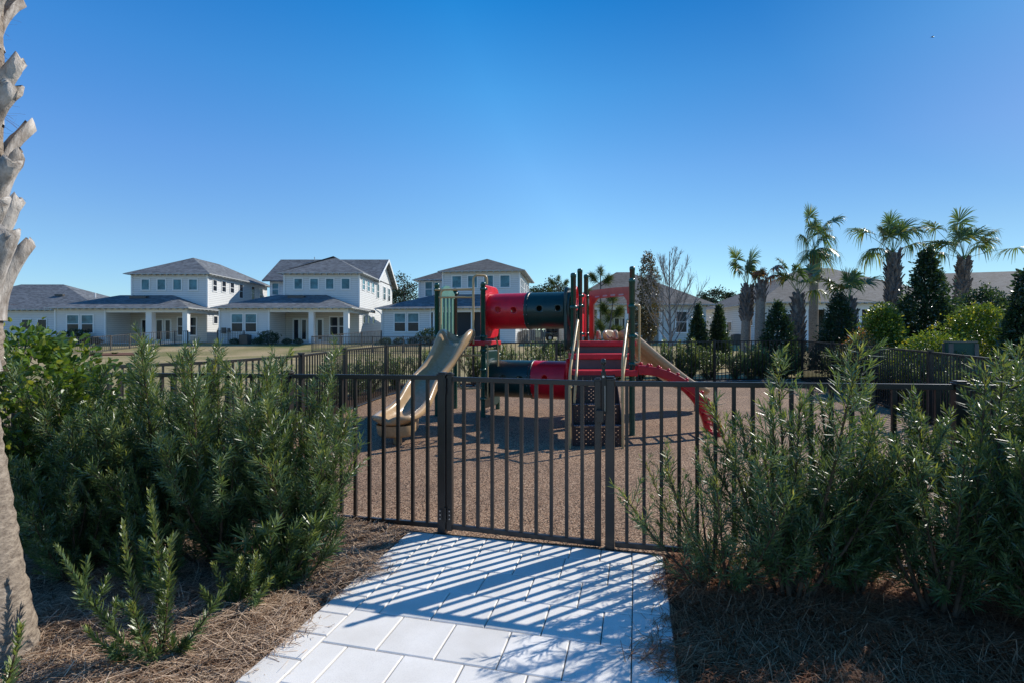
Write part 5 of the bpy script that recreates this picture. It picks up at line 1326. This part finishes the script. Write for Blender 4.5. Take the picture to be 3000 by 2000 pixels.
# foreground palm trunk at the left edge
r = empty('cabbage_palm', (0, 0, 0), 'large palm trunk with pale cut frond bases at the left edge, close to the camera', 'palm tree')
bx, by = -2.40, 2.34
path = np.array([[0, 0, -.1], [-.10, .02, .45], [-.185, .05, 1.0], [-.235, .07, 1.45], [-.26, .09, 2.0], [-.27, .1, 3.0], [-.27, .1, 4.6]])
pp, _ = along(path, np.linspace(0, 1, 90))
rad = [(.205 - .06 * min(1, p[2] / 1.2) + (.03 if p[2] > 1.4 else 0)) * (1 + .022 * math.sin(p[2] * 95) + .012 * math.sin(p[2] * 41 + 1)) for p in pp]
MB().tube(pp, rad, 28).build('trunk', M['palm_bark'], r)
def nboot(z, az, L, W, out, up, name='leaf_base', curl=.0, th=.02, split=False):
    c, _ = along(path, np.array([np.interp(z, path[:, 2], np.linspace(0, 1, len(path)))])); c = c[0]
    o = np.array([math.cos(az), math.sin(az), 0]); tg = np.array([-math.sin(az), math.cos(az), 0]); V = []; Q = []; n = 9; K = 10
    for i in range(n):
        t = i / (n - 1); oo = .168 + out * L * t ** 1.9; zz = z + up * L * t; ww = W * (1.45 - .95 * t ** .6 + .12 * t ** 3); hh = th * (1.2 - .35 * t)
        cc = c * 1.0 + o * oo + np.array([0, 0, zz - c[2]]) + tg * curl * t * t * L
        fr_ = unit(o * (1 - t * .5) - np.array([0, 0, .9 * t]))
        for j in range(K):
            a = 2 * math.pi * j / K; x = math.cos(a) * ww / 2; y = math.sin(a) * hh - (abs(math.cos(a)) ** 2) * .022 * (1 + t)
            V.append(cc + tg * x + fr_ * y)
    for i in range(n - 1):
        for j in range(K): Q.append([i * K + j, i * K + (j + 1) % K, (i + 1) * K + (j + 1) % K, (i + 1) * K + j])
    for j in range(2 * K): V[-1 - j] = V[-1 - j] + rng.normal(0, .004, 3)
    b = len(V); cc = np.mean(V[-K:], 0); V.append(cc - o * .012); tri = np.array([[(n - 1) * K + j, (n - 1) * K + (j + 1) % K, b] for j in range(K)])
    return np_mesh(name, np.array(V), [np.array(Q), tri], M['palm_boot'], r, smooth=True)
# azimuths: 0 = toward +x (right in the photo), negative = toward the camera
for (z, az, L, W, out, up) in [(1.28, -.9, .52, .24, .10, .95), (1.38, -.25, .62, .15, .36, 1.0), (1.60, -1.35, .45, .17, .30, .9), (1.62, .45, .42, .12, .30, .9), (1.74, -.30, .48, .14, .42, .85), (1.90, -1.0, .42, .15, .36, .85),
                             (1.86, .35, .36, .11, .28, .95), (1.98, -.18, .44, .13, .48, .8), (2.10, -1.5, .40, .14, .34, .8), (2.14, .6, .34, .11, .26, .9), (2.22, -.55, .44, .14, .40, .9), (2.38, -.1, .40, .13, .46, .8),
                             (2.48, -1.1, .40, .14, .34, .8), (2.58, .3, .34, .11, .34, .9), (2.72, -.4, .40, .13, .40, .85), (2.86, -1.2, .36, .13, .3, .8), (2.95, .0, .36, .12, .38, .85), (3.15, -.6, .36, .12, .38, .85)]:
    nboot(z, az, L, W, out, up)
i = 0
for z in np.arange(1.45, 3.9, .085):
    az = i * 2.4 + 2.2; i += 1
    if -1.7 < ((az + math.pi) % (2 * math.pi)) - math.pi < .8 and z < 3.2: continue
    nboot(z, az, .40, .14, .34, .85)
# fibre strands
V = []; Q = []; n = 380
for i in range(n):
    z = rng.uniform(1.35, 3.3); a = rng.uniform(-1.9, 1.2); c, _ = along(path, np.array([np.interp(z, path[:, 2], np.linspace(0, 1, 7))])); o = np.array([math.cos(a), math.sin(a), 0])
    p = np.array([c[0][0], c[0][1], z]) + o * .15; d = unit(o * rng.uniform(.2, 1) + rng.normal(0, .5, 3)); L = rng.uniform(.04, .12)
    q = curve(p, d, L, rng.uniform(-.8, .8), 4, .9); b = len(V)
    for k in range(5): V += [q[k], q[k] + np.array([.0003, .0008, .0010])]
    Q += [[b + 2 * k, b + 2 * k + 1, b + 2 * k + 3, b + 2 * k + 2] for k in range(4)]
np_mesh('fibre', np.array(V), [np.array(Q)], M['hair'], r, np.tile(np.array([[.13, .06, .045]]), (len(V), 1)))['kind'] = 'stuff'
for az, el in ((0, 60), (70, 50), (140, 45), (210, 50), (280, 62), (330, 75), (110, 80)):
    a = R(az); frond(r, (-.27, .1, 4.6), (math.cos(a) * math.cos(R(el)), math.sin(a) * math.cos(R(el)), math.sin(R(el))), 1.0, .9, 30, PG, .5)
r.location = (bx, by, 0)

# ================================================================== bare tree
def bare(px, Y, ptop, label, base_z=None, nmain=15):
    x = X_(px, Y); r = empty('bare_tree', (x, Y, gz(x, Y)), label, 'tree'); H = Z_(ptop, Y) - gz(x, Y); o = Vector((x, Y, gz(x, Y)))
    tk = MB(); br = MB(); trunk = curve((0, 0, -.1), (0, 0, 1), H * .96, 0, 9, .12)
    tk.tube([o + Vector(p) for p in trunk], list(np.linspace(.075, .010, 10)), 8)
    for i in range(nmain * 2):
        t = .22 + .68 * (i / (nmain * 2)); p, T = along(trunk, np.array([t])); a = i * 2.4 + rng.uniform(-.4, .4)
        l = H * (.55 * (1 - t) + .10) * rng.uniform(.8, 1.15)
        d = np.array([math.cos(a) * .85, math.sin(a) * .85, .85]); q = curve(p[0], d, l, .75, 8, .35)
        br.tube([o + Vector(v) for v in q], list(np.linspace(.026 * (1.2 - t), .004, 9)), 5, caps=False)
        for j in range(11):
            tt = rng.uniform(.15, .95); pp, TT = along(q, np.array([tt])); ll = l * rng.uniform(.18, .42) * (1.1 - tt * .5)
            s = curve(pp[0], TT[0] + rng.normal(0, .42, 3) + np.array([0, 0, .3]), ll, .5, 5, .35); br.tube([o + Vector(v) for v in s], list(np.linspace(.007, .0028, 6)), 4, caps=False)
            for k in range(3):
                p3, T3 = along(s, np.array([rng.uniform(.2, .9)])); s3 = curve(p3[0], T3[0] + rng.normal(0, .45, 3), ll * .5, .4, 3, .3); br.tube([o + Vector(v) for v in s3], [.0036, .003, .0025, .002], 3, caps=False)
    tk.build('trunk', M['bark_pale'], r); br.build('branches', M['bark_pale'], r); return r
bare(1967, 19.5, 716, 'leafless tree with many thin upswept grey branches in front of the cream house')

# ================================================================== young pines and far trees
def young_pine(px, Y, ptop, tufts, label, lean=0):
    x = X_(px, Y); z = gz(x, Y); H = Z_(ptop, Y) - z - .35; r = empty('young_pine', (x, Y, z), label, 'tree'); o = Vector((x, Y, z)); m = MB(); lv = Leaves()
    tk = curve((0, 0, -.1), (lean, 0, 1), H, 0, 8, .06); m.tube([o + Vector(p) for p in tk], list(np.linspace(.06, .022, 9)), 7)
    ends = [(tk[-1], np.array([0, 0, 1.]))]
    for (t, a, l) in tufts:
        p, _ = along(tk, np.array([t])); q = curve(p[0], (math.cos(R(a)), math.sin(R(a)), .45), l, .9, 5, .1); m.tube([o + Vector(v) for v in q], list(np.linspace(.024, .013, 6)), 5); ends.append((q[-1], unit(q[-1] - q[-2]))); ends.append((q[-2], unit(q[-2] - q[-3])))
    for e, d in ends:
        n = 260; D = unit(rng.normal(0, .62, (n, 3)) + d * .9); P = e + np.outer(rng.uniform(-.30, .05, n), d)
        k = rng.uniform(0, 1, (n, 1)); c = np.array([.035, .065, .018]) * (1 - k) + np.array([.15, .18, .05]) * k
        lv.add(P, D, rng.uniform(.26, .42, n), .014, c)
    m.build('trunk', M['bark'], r); lv.build('crown', M['leaf_far'], r).location = (0, 0, 0); return r
young_pine(1757, 24, 766, [(.86, 170, .55), (.84, 15, .6), (.66, 160, .75), (.62, 5, .9), (.48, 190, .8), (.42, 20, .8), (.30, 170, .6), (.28, 350, .8)], 'young pine with upright trunk and needle tufts left of the cream house roof')
young_pine(1772, 21, 838, [(.75, 175, .5), (.7, 10, .55), (.5, 160, .6), (.42, 340, .6), (.25, 200, .5), (.2, 30, .5)], 'shorter young pine with pale needle tufts in front of the cream house porch', lean=.12)
young_pine(1636, 40, 798, [(.85, 180, .9), (.84, 10, .9), (.7, 150, 1.2), (.66, 20, 1.2), (.52, 190, 1.3), (.48, 340, 1.3), (.35, 160, 1.2)], 'young pine rising above the upper green tunnel')
FARC = (np.array([.014, .030, .018]), np.array([.040, .065, .035]), np.array([.07, .09, .04]))
def far_tree(px, Y, ptop, w, label, kind='pine', group=None):
    x = X_(px, Y); z = gz(x, Y); H = Z_(ptop, Y) - z; r = empty('far_pine' if kind == 'pine' else 'far_tree', (x, Y, z), label, 'tree', group); lv = Leaves(); m = MB(); o = np.array([x, Y, z])
    tk = curve((0, 0, -.2), (0, 0, 1), H * .95, 0, 6, .04); m.tube([Vector(o + p) for p in tk], list(np.linspace(.28, .05, 7)), 6)
    for i in range(26 if kind == 'pine' else 34):
        t = rng.uniform(.45 if kind == 'pine' else .25, 1.0); a = rng.uniform(0, 6.28); rr = w * rng.uniform(.15, 1) * math.sqrt(max(.06, 1 - ((t - .68) / .38) ** 2 * .9))
        p, _ = along(tk, np.array([t * .98])); e = p[0] + np.array([math.cos(a) * rr, math.sin(a) * rr, rng.uniform(0, .5)])
        m.tube([Vector(o + p[0] - [0, 0, .4]), Vector(o + e)], [.07, .03], 4, caps=False)
        n = 75; P = e + rng.normal(0, 1, (n, 3)) * np.array([.62, .62, .36]) * (w / 3 * .8 + .3); k = rng.uniform(0, 1, (n, 1))
        lv.add(P, rng.normal(0, 1, (n, 3)) + [0, 0, .5], rng.uniform(.28, .6, n), .22, FARC[0] * (1 - k) + FARC[1] * k)
    m.build('trunk', M['bark'], r); lv.build('crown', M['leaf_far'], r, shape='broad').location = (0, 0, 0); return r
g = 'distant trees behind the houses'
far_tree(1185, 105, 808, 3.6, 'tall distant pine between the gabled white house and the grey house', group=g)
far_tree(1160, 112, 838, 3.0, 'lower distant tree close beside the gabled white house', 'tree', g)
far_tree(1564, 110, 838, 3.2, 'distant round tree directly right of the grey two storey house', 'tree', g)
far_tree(1606, 100, 816, 3.4, 'distant pine left of the green tunnel top', group=g)
far_tree(1648, 105, 832, 3.2, 'distant pine partly behind the young pine over the tunnel', group=g)
far_tree(1585, 120, 848, 3.4, 'low distant tree between the round tree and the pine', 'tree', g)
far_tree(2087, 110, 843, 2.6, 'distant pine just right of the cream house roof', group=g)
far_tree(2135, 112, 856, 2.7, 'distant tree left of the broad roofed house', 'tree', g)
far_tree(2110, 130, 876, 3.5, 'low distant tree between the two right hand ones', 'tree', g)
far_tree(2050, 130, 866, 3.0, 'distant treetop peeking over the cream house roof', 'tree', g)
far_tree(2770, 120, 826, 3.4, 'distant treetop above the long low roof at right', 'tree', g)
far_tree(1700, 120, 850, 3.5, 'distant tree behind the tall green poles', 'tree', g)
far_tree(1500, 125, 868, 4, 'distant tree hidden low behind the grey two storey house', 'tree', g)
# fallen leaves on the straw and beside the play surface
lf = []
for (x, y, c, nm) in ((-2.62, 2.62, (.45, .25, .02), 'yellow'), (-2.78, 2.58, (.20, .26, .03), 'green')):
    a = rng.uniform(0, 6); l_ = Leaves(); l_.add(np.array([[0., 0, 0]]), np.array([[math.cos(a), math.sin(a), .15]]), .08, .05, np.array(c), np.array([0, 0, 1.]))
    o = l_.build('fallen_leaf', M['leaf_broad'], None, 'broad'); o.location = (x, y, .07); tag(o, nm + ' fallen leaf lying on the shaded straw near the palm trunk', 'leaf')
